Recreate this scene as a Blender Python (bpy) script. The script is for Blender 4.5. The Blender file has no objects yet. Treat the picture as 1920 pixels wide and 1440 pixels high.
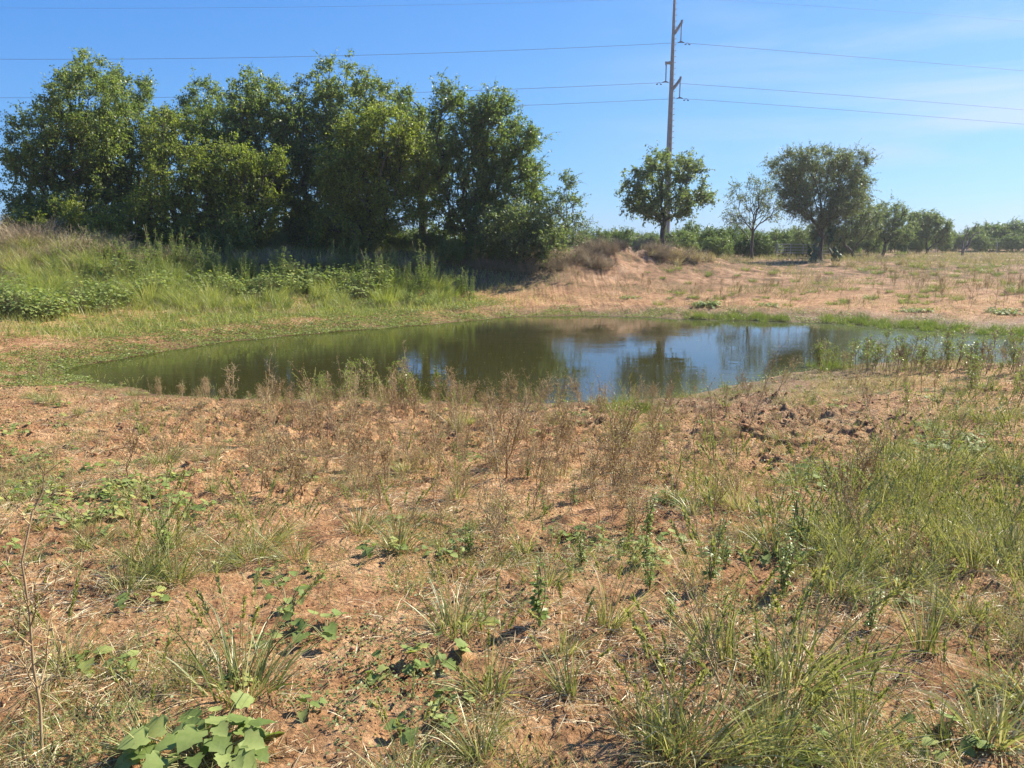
import bpy, math
import numpy as np
from mathutils import Vector, Matrix

# ------------------------------------------------------------------ camera, sky, sun, exposure
scene = bpy.context.scene
COL = scene.collection
F_PX, CX, CY = 1450.0, 960.0, 720.0            # focal length in pixels of the 1920 wide photograph
EYE = 1.62
PITCH = math.atan((720 - 447) / F_PX)          # horizon at row 447
cam_data = bpy.data.cameras.new("camera")
cam = bpy.data.objects.new("camera", cam_data)
COL.objects.link(cam)
cam.location = (0, 0, EYE)
cam.rotation_euler = (math.pi / 2 - PITCH, 0, 0)
cam_data.sensor_width = 36.0
cam_data.lens = F_PX / 1920 * 36.0
cam_data.clip_start = 0.05
cam_data.clip_end = 6000
scene.camera = cam

SUN_AZ = math.radians(55)      # to the right of the view direction (+Y towards +X)
SUN_EL = math.radians(40)
world = bpy.data.worlds.new("World")
scene.world = world
world.use_nodes = True
wn, wl = world.node_tree.nodes, world.node_tree.links
wn.clear()
w_out = wn.new("ShaderNodeOutputWorld")
w_bg = wn.new("ShaderNodeBackground")
sky = wn.new("ShaderNodeTexSky")
sky.sky_type = 'NISHITA'
sky.sun_disc = False
sky.sun_elevation = SUN_EL
sky.sun_rotation = SUN_AZ
sky.altitude = 200
sky.air_density = 1.0
sky.dust_density = 0.15
sky.ozone_density = 3.2
# thin cirrus veils in the sky itself
tc = wn.new("ShaderNodeTexCoord")
mp = wn.new("ShaderNodeMapping")
mp.inputs['Rotation'].default_value = (0, math.radians(8), math.radians(20))
mp.inputs['Scale'].default_value = (1.0, 2.2, 7.5)
nz = wn.new("ShaderNodeTexNoise")
nz.inputs['Scale'].default_value = 1.7
nz.inputs['Detail'].default_value = 7
nz.inputs['Roughness'].default_value = 0.55
nz.inputs['Distortion'].default_value = 0.5
cr = wn.new("ShaderNodeValToRGB")
cr.color_ramp.elements[0].position = 0.49
cr.color_ramp.elements[0].color = (0, 0, 0, 1)
cr.color_ramp.elements[1].position = 0.68
cr.color_ramp.elements[1].color = (1, 1, 1, 1)
sep = wn.new("ShaderNodeSeparateXYZ")
mr = wn.new("ShaderNodeMapRange")
mr.inputs['From Min'].default_value = 0.05
mr.inputs['From Max'].default_value = 0.55
mul = wn.new("ShaderNodeMath"); mul.operation = 'MULTIPLY'
mul2 = wn.new("ShaderNodeMath"); mul2.operation = 'MULTIPLY'
mul2.inputs[1].default_value = 0.7
mixc = wn.new("ShaderNodeMix"); mixc.data_type = 'RGBA'
mixc.inputs['B'].default_value = (6.4, 7.6, 8.8, 1)
tint = wn.new("ShaderNodeMix"); tint.data_type = 'RGBA'; tint.blend_type = 'MULTIPLY'
tint.inputs['Factor'].default_value = 1.0
tint.inputs['B'].default_value = (0.60, 0.86, 1.12, 1)
wl.new(tc.outputs['Generated'], mp.inputs['Vector'])
wl.new(mp.outputs['Vector'], nz.inputs['Vector'])
wl.new(nz.outputs['Fac'], cr.inputs['Fac'])
wl.new(tc.outputs['Generated'], sep.inputs['Vector'])
wl.new(sep.outputs['X'], mr.inputs['Value'])
wl.new(cr.outputs['Color'], mul.inputs[0])
wl.new(mr.outputs['Result'], mul.inputs[1])
wl.new(mul.outputs[0], mul2.inputs[0])
wl.new(mul2.outputs[0], mixc.inputs['Factor'])
wl.new(sky.outputs['Color'], tint.inputs['A'])
wl.new(tint.outputs['Result'], mixc.inputs['A'])
# the phone camera's blue: compress the green and blue gradient of the sky a little
sk_s = wn.new("ShaderNodeSeparateColor"); sk_c = wn.new("ShaderNodeCombineColor")
wl.new(mixc.outputs['Result'], sk_s.inputs[0])
for ch, (pw, kk) in enumerate(((1.0, 0.71), (0.70, 0.725), (0.40, 0.99))):
    m1 = wn.new("ShaderNodeMath"); m1.operation = 'MULTIPLY'; m1.inputs[1].default_value = 0.1414
    m2_ = wn.new("ShaderNodeMath"); m2_.operation = 'POWER'; m2_.inputs[1].default_value = pw
    m3 = wn.new("ShaderNodeMath"); m3.operation = 'MULTIPLY'; m3.inputs[1].default_value = kk / 0.1414
    wl.new(sk_s.outputs[ch], m1.inputs[0]); wl.new(m1.outputs[0], m2_.inputs[0]); wl.new(m2_.outputs[0], m3.inputs[0]); wl.new(m3.outputs[0], sk_c.inputs[ch])
wl.new(sk_c.outputs[0], w_bg.inputs['Color'])
w_bg.inputs['Strength'].default_value = 0.0585
wl.new(w_bg.outputs['Background'], w_out.inputs['Surface'])

sun_data = bpy.data.lights.new("sun", 'SUN')
sun_data.energy = 5.0
sun_data.angle = math.radians(0.53)
sun_data.color = (1.0, 0.94, 0.79)
sun = bpy.data.objects.new("sun", sun_data)
COL.objects.link(sun)
to_sun = Vector((math.sin(SUN_AZ) * math.cos(SUN_EL), math.cos(SUN_AZ) * math.cos(SUN_EL), math.sin(SUN_EL)))
sun.rotation_euler = to_sun.to_track_quat('Z', 'Y').to_euler()
sun.location = (30, 30, 40)

scene.view_settings.view_transform = 'Standard'
scene.view_settings.look = 'None'
scene.view_settings.exposure = 1.24
scene.view_settings.gamma = 1.0
scene.render.engine = 'CYCLES'
scene.cycles.max_bounces = 8
scene.cycles.transmission_bounces = 4
scene.cycles.transparent_max_bounces = 8

# ------------------------------------------------------------------ small maths
rng = np.random.RandomState(7)
_perm = np.random.RandomState(11).permutation(256)
_perm = np.concatenate([_perm, _perm, _perm])
_g = np.random.RandomState(12).rand(256) * 2 * np.pi
_gx, _gy = np.cos(_g), np.sin(_g)

def pn(x, y, seed=0):
    x = np.asarray(x, float) + seed * 17.31; y = np.asarray(y, float) - seed * 9.77
    xi = np.floor(x).astype(int); yi = np.floor(y).astype(int)
    xf = x - xi; yf = y - yi
    u = xf * xf * xf * (xf * (xf * 6 - 15) + 10); v = yf * yf * yf * (yf * (yf * 6 - 15) + 10)
    def gr(ix, iy, dx, dy):
        h = _perm[_perm[ix & 255] + (iy & 255)]
        return _gx[h] * dx + _gy[h] * dy
    a = gr(xi, yi, xf, yf); b = gr(xi + 1, yi, xf - 1, yf)
    c = gr(xi, yi + 1, xf, yf - 1); d = gr(xi + 1, yi + 1, xf - 1, yf - 1)
    return (a + (b - a) * u) * (1 - v) + (c + (d - c) * u) * v

def fbm(x, y, octv=4, seed=0, gain=0.5):
    s = 0; a = 1.0; f = 1.0
    for k in range(octv):
        s = s + a * pn(x * f, y * f, seed + k); a *= gain; f *= 2.03
    return s

def cell(x, y, seed=0):
    x = np.asarray(x, float); y = np.asarray(y, float)
    xi = np.floor(x).astype(int); yi = np.floor(y).astype(int)
    f1 = np.full(x.shape, 9.0); f2 = np.full(x.shape, 9.0); idv = np.zeros(x.shape)
    for dx in (-1, 0, 1):
        for dy in (-1, 0, 1):
            h = _perm[_perm[(xi + dx + seed) & 255] + ((yi + dy) & 255)]
            h2 = _perm[h + 57]
            d = np.hypot(xi + dx + h / 256.0 - x, yi + dy + h2 / 256.0 - y)
            m = d < f1
            f2 = np.where(m, f1, np.minimum(f2, d)); idv = np.where(m, h / 256.0, idv); f1 = np.where(m, d, f1)
    return f1, f2, idv

def ss(a, b, x):
    t = np.clip((np.asarray(x, float) - a) / (b - a), 0, 1)
    return t * t * (3 - 2 * t)

# ------------------------------------------------------------------ pixel <-> world helpers (used only to measure where things stand)
def ray(px, py):
    ca, sa = math.cos(PITCH), math.sin(PITCH)
    dx = (np.asarray(px, float) - CX) / F_PX; up = -(np.asarray(py, float) - CY) / F_PX
    return dx, ca + up * sa, -sa + up * ca

def project(x, y, z):
    ca, sa = math.cos(PITCH), math.sin(PITCH)
    zz = np.asarray(z) - EYE
    depth = y * ca - zz * sa; upc = y * sa + zz * ca
    depth = np.where(np.abs(depth) < 1e-3, 1e-3, depth)
    return CX + F_PX * x / depth, CY - F_PX * upc / depth, depth

def at_depth(px, py, Y):
    dx, dy, dz = ray(px, py)
    t = Y / dy
    return dx * t, Y, EYE + dz * t

WATER = -0.95
def at_level(px, py, z):
    dx, dy, dz = ray(px, py)
    t = (z - EYE) / dz
    return dx * t, dy * t

# ------------------------------------------------------------------ pond outline
POND_PX = [(105,702),(180,717),(300,737),(420,747),(560,748),(700,745),(850,752),(1000,757),(1130,755),(1250,745),
           (1350,727),(1450,706),(1520,692),(1600,682),(1700,676),(1800,679),(1920,683),(2120,690),(2330,684),
           (2330,655),(2120,642),(1920,630),(1800,623),(1700,615),(1600,608),(1500,604),(1400,602),(1280,598),
           (1150,593),(1000,592),(900,600),(780,611),(650,622),(550,629),(430,641),(330,656),(250,671),(150,686)]
pp = np.array([at_level(a, b, WATER) for a, b in POND_PX])
for _ in range(2):
    nx = np.roll(pp, -1, axis=0)
    pp = np.stack([0.75 * pp + 0.25 * nx, 0.25 * pp + 0.75 * nx], 1).reshape(-1, 2)

def pond_sd(x, y):
    """signed distance to the pond edge, positive on land"""
    x = np.asarray(x, float); y = np.asarray(y, float)
    shp = x.shape; x = x.ravel(); y = y.ravel()
    out = np.full(x.shape, 60.0)
    near = (x > -30) & (x < 40) & (y > -10) & (y < 45)
    wx = x[near] + 0.22 * pn(x[near] * 0.9, y[near] * 0.9, 3) + 0.10 * pn(x[near] * 3.1, y[near] * 3.1, 4)
    wy = y[near] + 0.30 * pn(x[near] * 0.8, y[near] * 0.8, 5) + 0.12 * pn(x[near] * 2.9, y[near] * 2.9, 6)
    best = np.full(wx.shape, 1e9); inside = np.zeros(wx.shape, bool)
    for i in range(len(pp)):
        ax, ay = pp[i]; bx, by = pp[(i + 1) % len(pp)]
        ex, ey = bx - ax, by - ay
        t = np.clip(((wx - ax) * ex + (wy - ay) * ey) / (ex * ex + ey * ey), 0, 1)
        best = np.minimum(best, (wx - ax - t * ex) ** 2 + (wy - ay - t * ey) ** 2)
        c = ((ay > wy) != (by > wy))
        inside ^= c & (wx < (bx - ax) * (wy - ay) / (by - ay + 1e-12) + ax)
    out[near] = np.sqrt(best) * np.where(inside, -1, 1)
    return out.reshape(shp)

BERM = [(-40, 31, 1.3), (-26, 27.5, 1.5), (-17, 28.5, 1.3), (-9, 32.5, 1.15), (0, 35, 1.15), (4.5, 37.5, 1.35), (7.0, 39.0, 1.35), (8.6, 39.6, 0.8)]
def berm(x, y):
    x = np.asarray(x, float); y = np.asarray(y, float)
    best = np.zeros(np.broadcast(x, y).shape)
    for (ax, ay, ah), (bx, by, bh) in zip(BERM[:-1], BERM[1:]):
        ex, ey = bx - ax, by - ay
        t = np.clip(((x - ax) * ex + (y - ay) * ey) / (ex * ex + ey * ey), 0, 1)
        d = np.hypot(x - ax - t * ex, y - ay - t * ey)
        best = np.maximum(best, (ah + (bh - ah) * t) * np.exp(-(d / 3.4) ** 2))
    return best

def height(x, y, micro=True, sd=None):
    x = np.asarray(x, float); y = np.asarray(y, float)
    if sd is None: sd = pond_sd(x, y)
    land = WATER + 0.20 * ss(-0.1, 1.8, sd) + 0.75 * ss(0.6, 11, sd)
    wr = ss(2, 9, x) * ss(18, 24, y)
    land = land + wr * (0.20 * ss(-0.1, 1.8, sd) + WATER + 1.0 * np.clip(sd / 21.0, 0, 1) - land)
    bed = WATER - 0.02 - 0.55 * ss(0, 3.5, -sd)
    h = np.where(sd > 0, land, bed)
    h = np.where((sd <= 0), bed + 0.02 * ss(0.0, 0.15, 0.15 + sd), h)
    far = ss(16, 60, np.hypot(x, y))
    h = h + berm(x, y)
    h = h + np.where(sd > 0, 1, 0) * ss(0, 1.5, sd) * (0.05 * fbm(x * 0.45, y * 0.45, 3, 20) + (far * 0.22 * fbm(x * 0.045, y * 0.045, 3, 24) + ss(18, 30, y) * (0.07 * fbm(x * 0.7, y * 0.7, 3, 25) + 0.05 * np.maximum(0, fbm(x * 2.2, y * 2.2, 3, 26)))))
    h = h + 0.0
    md = np.exp(-(((x - 6.0) / 3.2) ** 2 + ((y - 36.5) / 3.2) ** 2))
    h = h + md * (0.28 * fbm(x * 0.9, y * 0.9, 3, 27) + 0.16 * fbm(x * 2.6, y * 2.6, 2, 28))
    if micro:
        lim = ss(0.02, 0.5, sd)
        clod = clod_mask(x, y)
        f1, f2, idv = cell(x * 9.0 + 0.6 * pn(x * 6, y * 6, 8), y * 9.0, 3)
        g1, g2, idg = cell(x * 23.0, y * 23.0, 9)
        big = 1.15 * np.exp(-(((x - 3.0) / 4.2) ** 2 + ((y - 8.8) / 3.0) ** 2)) + 0.8 * np.exp(-(((x + 4.2) / 3.6) ** 2 + ((y - 9.6) / 2.0) ** 2)) + 0.5 * ss(0.0, 0.3, fbm(x * 0.5, y * 0.5, 2, 44))
        k1, k2, idk = cell(x * 5.8 + 0.7 * pn(x * 5, y * 5, 46), y * 5.8, 21)
        h = h + lim * big * 0.085 * (idk ** 1.5 - 0.40) * ss(0.0, 0.25, k2 - k1)
        h = h + lim * clod * (0.050 * (idv - 0.3) * ss(0.0, 0.30, f2 - f1) + 0.026 * (idg - 0.35) * ss(0, 0.3, g2 - g1))
        h = h + lim * (0.030 * fbm(x * 1.7, y * 1.7, 3, 30) + 0.022 * fbm(x * 7, y * 7, 3, 33))
    return h

def clod_mask(x, y):
    return np.clip(0.30 + 0.70 * ss(-0.05, 0.28, fbm(x * 0.75, y * 0.75, 3, 40) + 0.10) + 0.9 * np.exp(-(((x - 3.5) / 2.4) ** 2 + ((y - 8.8) / 2.4) ** 2)) + 0.9 * np.exp(-(((x + 4.2) / 3.6) ** 2 + ((y - 9.6) / 2.0) ** 2)), 0, 1.35)

def ground_px(px, py):
    """point of the ground seen at a pixel of the photograph"""
    dx, dy, dz = ray(px, py)
    t = np.concatenate([np.linspace(1.0, 14, 500), np.linspace(14.05, 90, 900), np.linspace(90, 600, 400)])
    X, Y, Z = dx * t, dy * t, EYE + dz * t
    below = Z < height(X, Y, False)
    i = int(np.argmax(below)) if below.any() else len(t) - 1
    x, y = float(X[i]), float(Y[i])
    return x, y, float(height(np.array([x]), np.array([y]))[0])

# ------------------------------------------------------------------ mesh building
class MB:
    def __init__(s): s.v = []; s.f = []; s.n = 0; s.a = []
    def add(s, V, Fc, mi=0):
        V = np.asarray(V, float).reshape(-1, 3); Fc = np.asarray(Fc, int)
        s.v.append(V); s.f.append((Fc + s.n, mi)); s.n += len(V)
    def mesh(s, name, mats, smooth=False):
        V = np.concatenate(s.v)
        me = bpy.data.meshes.new(name)
        nl = sum(f.size for f, _ in s.f); nf = sum(f.shape[0] for f, _ in s.f)
        me.vertices.add(len(V)); me.vertices.foreach_set('co', V.astype(np.float32).ravel())
        me.loops.add(nl); me.polygons.add(nf)
        me.loops.foreach_set('vertex_index', np.concatenate([f.ravel() for f, _ in s.f]).astype(np.int32))
        tot = np.concatenate([np.full(f.shape[0], f.shape[1]) for f, _ in s.f])
        st = np.concatenate([[0], np.cumsum(tot)[:-1]])
        me.polygons.foreach_set('loop_start', st.astype(np.int32))
        me.polygons.foreach_set('loop_total', tot.astype(np.int32))
        for m in (mats if isinstance(mats, (list, tuple)) else [mats]): me.materials.append(m)
        me.polygons.foreach_set('material_index', np.concatenate([np.full(f.shape[0], mi) for f, mi in s.f]).astype(np.int32))
        if smooth: me.polygons.foreach_set('use_smooth', np.ones(nf, bool))
        me.update(calc_edges=True)
        return me
    def obj(s, name, mats, parent=None, smooth=False):
        o = bpy.data.objects.new(name, s.mesh(name, mats, smooth))
        COL.objects.link(o)
        if parent is not None: o.parent = parent
        return o

def tag(o, label=None, cat=None, group=None, kind=None):
    if label: o['label'] = label
    if cat: o['category'] = cat
    if group: o['group'] = group
    if kind: o['kind'] = kind
    return o

def dup(o, parent=None):
    c = o.copy(); COL.objects.link(c)
    if parent is not None: c.parent = parent
    for ch in list(o.children): dup(ch, c)
    return c

def empty(name, loc):
    o = bpy.data.objects.new(name, None); COL.objects.link(o); o.location = loc
    o.empty_display_size = 0.2
    return o

def norm(v): return v / (np.linalg.norm(v, axis=-1, keepdims=True) + 1e-9)

def ribbons(mb, base, az, t0, t1, L, W, S=4, mi=0, twist=None, r=rng, tipw=0.08):
    """curved tapering blades: az azimuth, t0/t1 angle from vertical at foot/tip"""
    N = len(base); s = np.linspace(0, 1, S + 1)
    tilt = t0[:, None] + (t1 - t0)[:, None] * s[None, :] ** 1.3
    wob = az[:, None] + 0.25 * (r.rand(N)[:, None] - 0.5) * s[None, :] * 3
    d = np.stack([np.sin(tilt) * np.cos(wob), np.sin(tilt) * np.sin(wob), np.cos(tilt)], -1)
    step = (L / S)[:, None, None]
    P = np.concatenate([np.zeros((N, 1, 3)), np.cumsum(0.5 * (d[:, 1:] + d[:, :-1]) * step, 1)], 1) + base[:, None, :]
    if twist is None: twist = r.rand(N) * np.pi
    side = np.stack([-np.sin(wob), np.cos(wob), 0 * wob], -1)
    nrm = np.cross(d, side)
    tw = (twist[:, None] + 0.8 * s[None, :])[..., None]
    side = side * np.cos(tw) + nrm * np.sin(tw)
    w = (W[:, None] * (1 - (1 - tipw) * s[None, :] ** 1.8) * np.where(s < 0.01, 0.6, 1)[None, :])[..., None] * 0.5
    V = np.stack([P - side * w, P + side * w], 2)            # N,S+1,2,3
    idx = np.arange(N)[:, None] * (2 * (S + 1)) + np.arange(S)[None, :] * 2
    Fc = np.stack([idx, idx + 1, idx + 3, idx + 2], -1).reshape(-1, 4)
    mb.add(V, Fc, mi)
    return P

def tubes(mb, P, R, k=4, mi=0):
    """P (N,S,3) polylines, R (N,S) radii"""
    P = np.asarray(P, float); R = np.asarray(R, float)
    N, S, _ = P.shape
    T = np.gradient(P, axis=1) if S > 2 else np.repeat(P[:, 1:] - P[:, :1], 2, 1)
    T = norm(T)
    ref = np.where(np.abs(T[:, :1, 2:3]) > 0.85, np.array([1.0, 0.13, 0]), np.array([0, 0.07, 1.0]))
    ref = np.broadcast_to(ref, T.shape)
    A = norm(np.cross(T, ref)); B = np.cross(T, A)
    ang = np.arange(k) * 2 * np.pi / k
    ring = A[:, :, None, :] * np.cos(ang)[None, None, :, None] + B[:, :, None, :] * np.sin(ang)[None, None, :, None]
    V = P[:, :, None, :] + ring * R[:, :, None, None]
    base = np.arange(N)[:, None, None] * (S * k) + np.arange(S - 1)[None, :, None] * k
    j = np.arange(k)[None, None, :]; j2 = (j + 1) % k
    Fc = np.stack([base + j, base + j2, base + k + j2, base + k + j], -1).reshape(-1, 4)
    mb.add(V, Fc, mi)

def leaves(mb, C, D, Nn, L, W, mi=0, fold=0.25, shape='diamond', curl=0.15):
    """leaf faces at C pointing along D with normal Nn"""
    D = norm(D); S = norm(np.cross(D, Nn)); U = np.cross(S, D)
    N = len(C); L = np.broadcast_to(L, (N,))[:, None]; W = np.broadcast_to(W, (N,))[:, None]
    if shape == 'diamond':
        V = np.stack([C, C + D * L * 0.42 + S * W * 0.5 + U * W * fold, C + D * L - U * L * curl, C + D * L * 0.42 - S * W * 0.5 + U * W * fold], 1)
        i = np.arange(N)[:, None] * 4
        mb.add(V, i + np.array([[0, 1, 2, 3]]), mi)
    else:
        if shape == 'oval':
            outl = np.array([(0, 0), (.18, .36), (.45, .5), (.75, .36), (1, 0)])
        elif shape == 'lobed':
            outl = np.array([(0.05, 0), (-.10, .30), (.10, .50), (.28, .40), (.42, .56), (.60, .32), (.74, .30), (1, 0)])
        m = len(outl)
        R = [C + D * L * a + S * W * b + U * (W * abs(b) * fold - L * curl * a * a) for a, b in outl]
        Lf = [C + D * L * a - S * W * b + U * (W * abs(b) * fold - L * curl * a * a) for a, b in outl]
        mid = [C + D * L * max(a, 0.0) - U * L * curl * a * a for a, b in outl]
        V = np.stack(R + Lf + mid, 1)
        i = np.arange(N)[:, None, None] * (3 * m)
        j = np.arange(m - 1)
        f1 = np.stack([2 * m + j, j, j + 1, 2 * m + j + 1], -1)
        f2 = np.stack([2 * m + j + 1, m + j + 1, m + j, 2 * m + j], -1)
        mb.add(V, (i + np.concatenate([f1, f2])[None]).reshape(-1, 4), mi)

def rdir(n, r=rng):
    v = r.normal(size=(n, 3)); return norm(v)

# ------------------------------------------------------------------ materials
def new_mat(name):
    m = bpy.data.materials.new(name); m.use_nodes = True
    m.node_tree.nodes.clear()
    return m, m.node_tree.nodes, m.node_tree.links

def ramp(nodes, stops):
    r = nodes.new("ShaderNodeValToRGB")
    e = r.color_ramp.elements
    e[0].position, e[0].color = stops[0][0], (*stops[0][1], 1)
    e[1].position, e[1].color = stops[-1][0], (*stops[-1][1], 1)
    for p, c in stops[1:-1]:
        k = e.new(p); k.color = (*c, 1)
    return r

def leaf_mat(name, stops, transl=0.4, rough=0.5, objvar=0.25, spec=0.35, tcol=(1.15, 1.25, 0.6), mottle=False):
    m, n, l = new_mat(name)
    out = n.new("ShaderNodeOutputMaterial")
    g = n.new("ShaderNodeNewGeometry"); oi = n.new("ShaderNodeObjectInfo")
    a = n.new("ShaderNodeMath"); a.operation = 'MULTIPLY_ADD'
    a.inputs[1].default_value = 1 - objvar
    b = n.new("ShaderNodeMath"); b.operation = 'MULTIPLY'; b.inputs[1].default_value = objvar
    l.new(g.outputs['Random Per Island'], a.inputs[0])
    l.new(oi.outputs['Random'], b.inputs[0]); l.new(b.outputs[0], a.inputs[2])
    r = ramp(n, stops); l.new(a.outputs[0], r.inputs['Fac'])
    if mottle:
        tcn = n.new("ShaderNodeTexCoord"); nn = n.new("ShaderNodeTexNoise"); nn.inputs['Scale'].default_value = 45; nn.inputs['Detail'].default_value = 5; nn.inputs['Roughness'].default_value = 0.7
        l.new(tcn.outputs['Object'], nn.inputs['Vector'])
        ad_ = n.new("ShaderNodeMath"); ad_.operation = 'MULTIPLY_ADD'; ad_.inputs[1].default_value = 0.8; ad_.inputs[2].default_value = -0.4
        l.new(nn.outputs['Fac'], ad_.inputs[0]); a2 = n.new("ShaderNodeMath"); a2.operation = 'ADD'; l.new(ad_.outputs[0], a2.inputs[0]); l.new(a.outputs[0], a2.inputs[1]); l.new(a2.outputs[0], r.inputs['Fac'])
    p = n.new("ShaderNodeBsdfPrincipled"); p.inputs['Roughness'].default_value = rough
    p.inputs['Specular IOR Level'].default_value = spec
    l.new(r.outputs['Color'], p.inputs['Base Color'])
    if transl > 0:
        t = n.new("ShaderNodeBsdfTranslucent")
        mm = n.new("ShaderNodeMix"); mm.data_type = 'RGBA'; mm.blend_type = 'MULTIPLY'; mm.inputs['Factor'].default_value = 1
        mm.inputs['B'].default_value = (*tcol, 1)
        l.new(r.outputs['Color'], mm.inputs['A']); l.new(mm.outputs['Result'], t.inputs['Color'])
        mx = n.new("ShaderNodeMixShader"); mx.inputs[0].default_value = transl
        l.new(p.outputs[0], mx.inputs[1]); l.new(t.outputs[0], mx.inputs[2]); l.new(mx.outputs[0], out.inputs['Surface'])
    else:
        l.new(p.outputs[0], out.inputs['Surface'])
    return m

def rough_mat(name, stops, scale=8, rough=0.85, bump=0.3, stretch=(1, 1, 1), spec=0.3):
    m, n, l = new_mat(name)
    out = n.new("ShaderNodeOutputMaterial"); t = n.new("ShaderNodeTexCoord")
    mpn = n.new("ShaderNodeMapping"); mpn.inputs['Scale'].default_value = stretch
    nz_ = n.new("ShaderNodeTexNoise"); nz_.inputs['Scale'].default_value = scale; nz_.inputs['Detail'].default_value = 6
    l.new(t.outputs['Object'], mpn.inputs['Vector']); l.new(mpn.outputs[0], nz_.inputs['Vector'])
    r = ramp(n, stops); l.new(nz_.outputs['Fac'], r.inputs['Fac'])
    p = n.new("ShaderNodeBsdfPrincipled"); p.inputs['Roughness'].default_value = rough
    p.inputs['Specular IOR Level'].default_value = spec
    l.new(r.outputs['Color'], p.inputs['Base Color'])
    bp = n.new("ShaderNodeBump"); bp.inputs['Strength'].default_value = bump; bp.inputs['Distance'].default_value = 0.02
    l.new(nz_.outputs['Fac'], bp.inputs['Height']); l.new(bp.outputs['Normal'], p.inputs['Normal'])
    l.new(p.outputs[0], out.inputs['Surface'])
    return m

M = {}
M['grove_leaf'] = leaf_mat('grove_leaf', [(0, (0.10, 0.145, 0.045)), (0.5, (0.175, 0.235, 0.070)), (0.85, (0.26, 0.30, 0.085)), (1, (0.34, 0.34, 0.10))], 0.5, 0.42)
M['yellow_leaf'] = leaf_mat('yellow_leaf', [(0, (0.13, 0.17, 0.035)), (0.5, (0.21, 0.26, 0.05)), (1, (0.34, 0.34, 0.07))], 0.52, 0.45)
M['mesquite_leaf'] = leaf_mat('mesquite_leaf', [(0, (0.09, 0.13, 0.055)), (0.5, (0.16, 0.21, 0.085)), (1, (0.26, 0.29, 0.12))], 0.45, 0.5)
M['grey_leaf'] = leaf_mat('grey_leaf', [(0, (0.10, 0.13, 0.065)), (0.6, (0.17, 0.205, 0.10)), (1, (0.27, 0.29, 0.16))], 0.45, 0.45)
M['scrub_leaf'] = leaf_mat('scrub_leaf', [(0, (0.09, 0.14, 0.035)), (0.5, (0.15, 0.21, 0.055)), (1, (0.24, 0.29, 0.09))], 0.35, 0.5, 0.5)
M['bark'] = rough_mat('bark', [(0.3, (0.045, 0.036, 0.030)), (0.7, (0.13, 0.11, 0.095))], 14, 0.9, 0.6, (1, 1, 0.25))
M['deadwood'] = rough_mat('deadwood', [(0.3, (0.09, 0.07, 0.06)), (0.7, (0.20, 0.17, 0.14))], 14, 0.9, 0.4, (1, 1, 0.25))
M['grass'] = leaf_mat('grass_blade', [(0, (0.08, 0.10, 0.032)), (0.30, (0.18, 0.20, 0.065)), (0.58, (0.34, 0.33, 0.13)), (0.78, (0.50, 0.44, 0.22)), (1, (0.64, 0.54, 0.33))], 0.32, 0.42, 0.25, 0.4)
M['lush_grass'] = leaf_mat('lush_grass', [(0, (0.13, 0.17, 0.04)), (0.45, (0.25, 0.28, 0.07)), (0.75, (0.40, 0.39, 0.14)), (1, (0.55, 0.46, 0.26))], 0.42, 0.45, 0.3)
M['straw'] = leaf_mat('straw', [(0, (0.15, 0.095, 0.05)), (0.35, (0.34, 0.24, 0.135)), (0.75, (0.56, 0.45, 0.27)), (1, (0.80, 0.72, 0.52))], 0.15, 0.6, 0.1)
M['dry_field'] = leaf_mat('dry_field', [(0, (0.11, 0.12, 0.045)), (0.35, (0.21, 0.21, 0.085)), (0.7, (0.34, 0.28, 0.15)), (1, (0.48, 0.39, 0.25))], 0.3, 0.6, 0.2)
M['seed'] = leaf_mat('seed_head', [(0, (0.22, 0.24, 0.07)), (0.5, (0.34, 0.34, 0.12)), (1, (0.48, 0.42, 0.2))], 0.3, 0.6)
M['weed_stem'] = leaf_mat('dry_weed_stem', [(0, (0.14, 0.075, 0.036)), (0.45, (0.29, 0.185, 0.09)), (1, (0.56, 0.44, 0.25))], 0.0, 0.7, 0.5)
M['weed_bud'] = leaf_mat('dry_weed_bud', [(0, (0.19, 0.10, 0.045)), (0.4, (0.36, 0.24, 0.11)), (0.75, (0.54, 0.42, 0.22)), (1, (0.36, 0.37, 0.12))], 0.2, 0.7, 0.4)
M['brush'] = leaf_mat('dead_brush', [(0, (0.17, 0.125, 0.075)), (0.5, (0.32, 0.245, 0.15)), (1, (0.50, 0.41, 0.28))], 0.0, 0.8, 0.3)
M['broad_leaf'] = leaf_mat('broad_leaf', [(0, (0.12, 0.17, 0.045)), (0.4, (0.21, 0.27, 0.075)), (0.8, (0.31, 0.36, 0.12)), (1, (0.44, 0.41, 0.11))], 0.38, 0.6, 0.2, 0.2, (1.1, 1.2, 0.5), True)
M['forb_leaf'] = leaf_mat('forb_leaf', [(0, (0.11, 0.16, 0.035)), (0.5, (0.20, 0.27, 0.06)), (1, (0.34, 0.38, 0.12))], 0.4, 0.42, 0.3)
M['green_stem'] = leaf_mat('green_stem', [(0, (0.16, 0.17, 0.06)), (1, (0.28, 0.22, 0.11))], 0.0, 0.6)
M['cover_leaf'] = leaf_mat('cover_leaf', [(0, (0.11, 0.14, 0.045)), (0.5, (0.19, 0.23, 0.08)), (1, (0.33, 0.33, 0.14))], 0.3, 0.5, 0.1)
M['mat_leaf'] = leaf_mat('mat_leaf', [(0, (0.10, 0.12, 0.035)), (0.4, (0.19, 0.23, 0.065)), (0.8, (0.30, 0.34, 0.11)), (1, (0.44, 0.40, 0.22))], 0.35, 0.5, 0.1)
M['sedge'] = leaf_mat('sedge', [(0, (0.08, 0.11, 0.03)), (0.5, (0.15, 0.20, 0.045)), (0.85, (0.28, 0.30, 0.09)), (1, (0.42, 0.36, 0.18))], 0.4, 0.42, 0.3)
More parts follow.
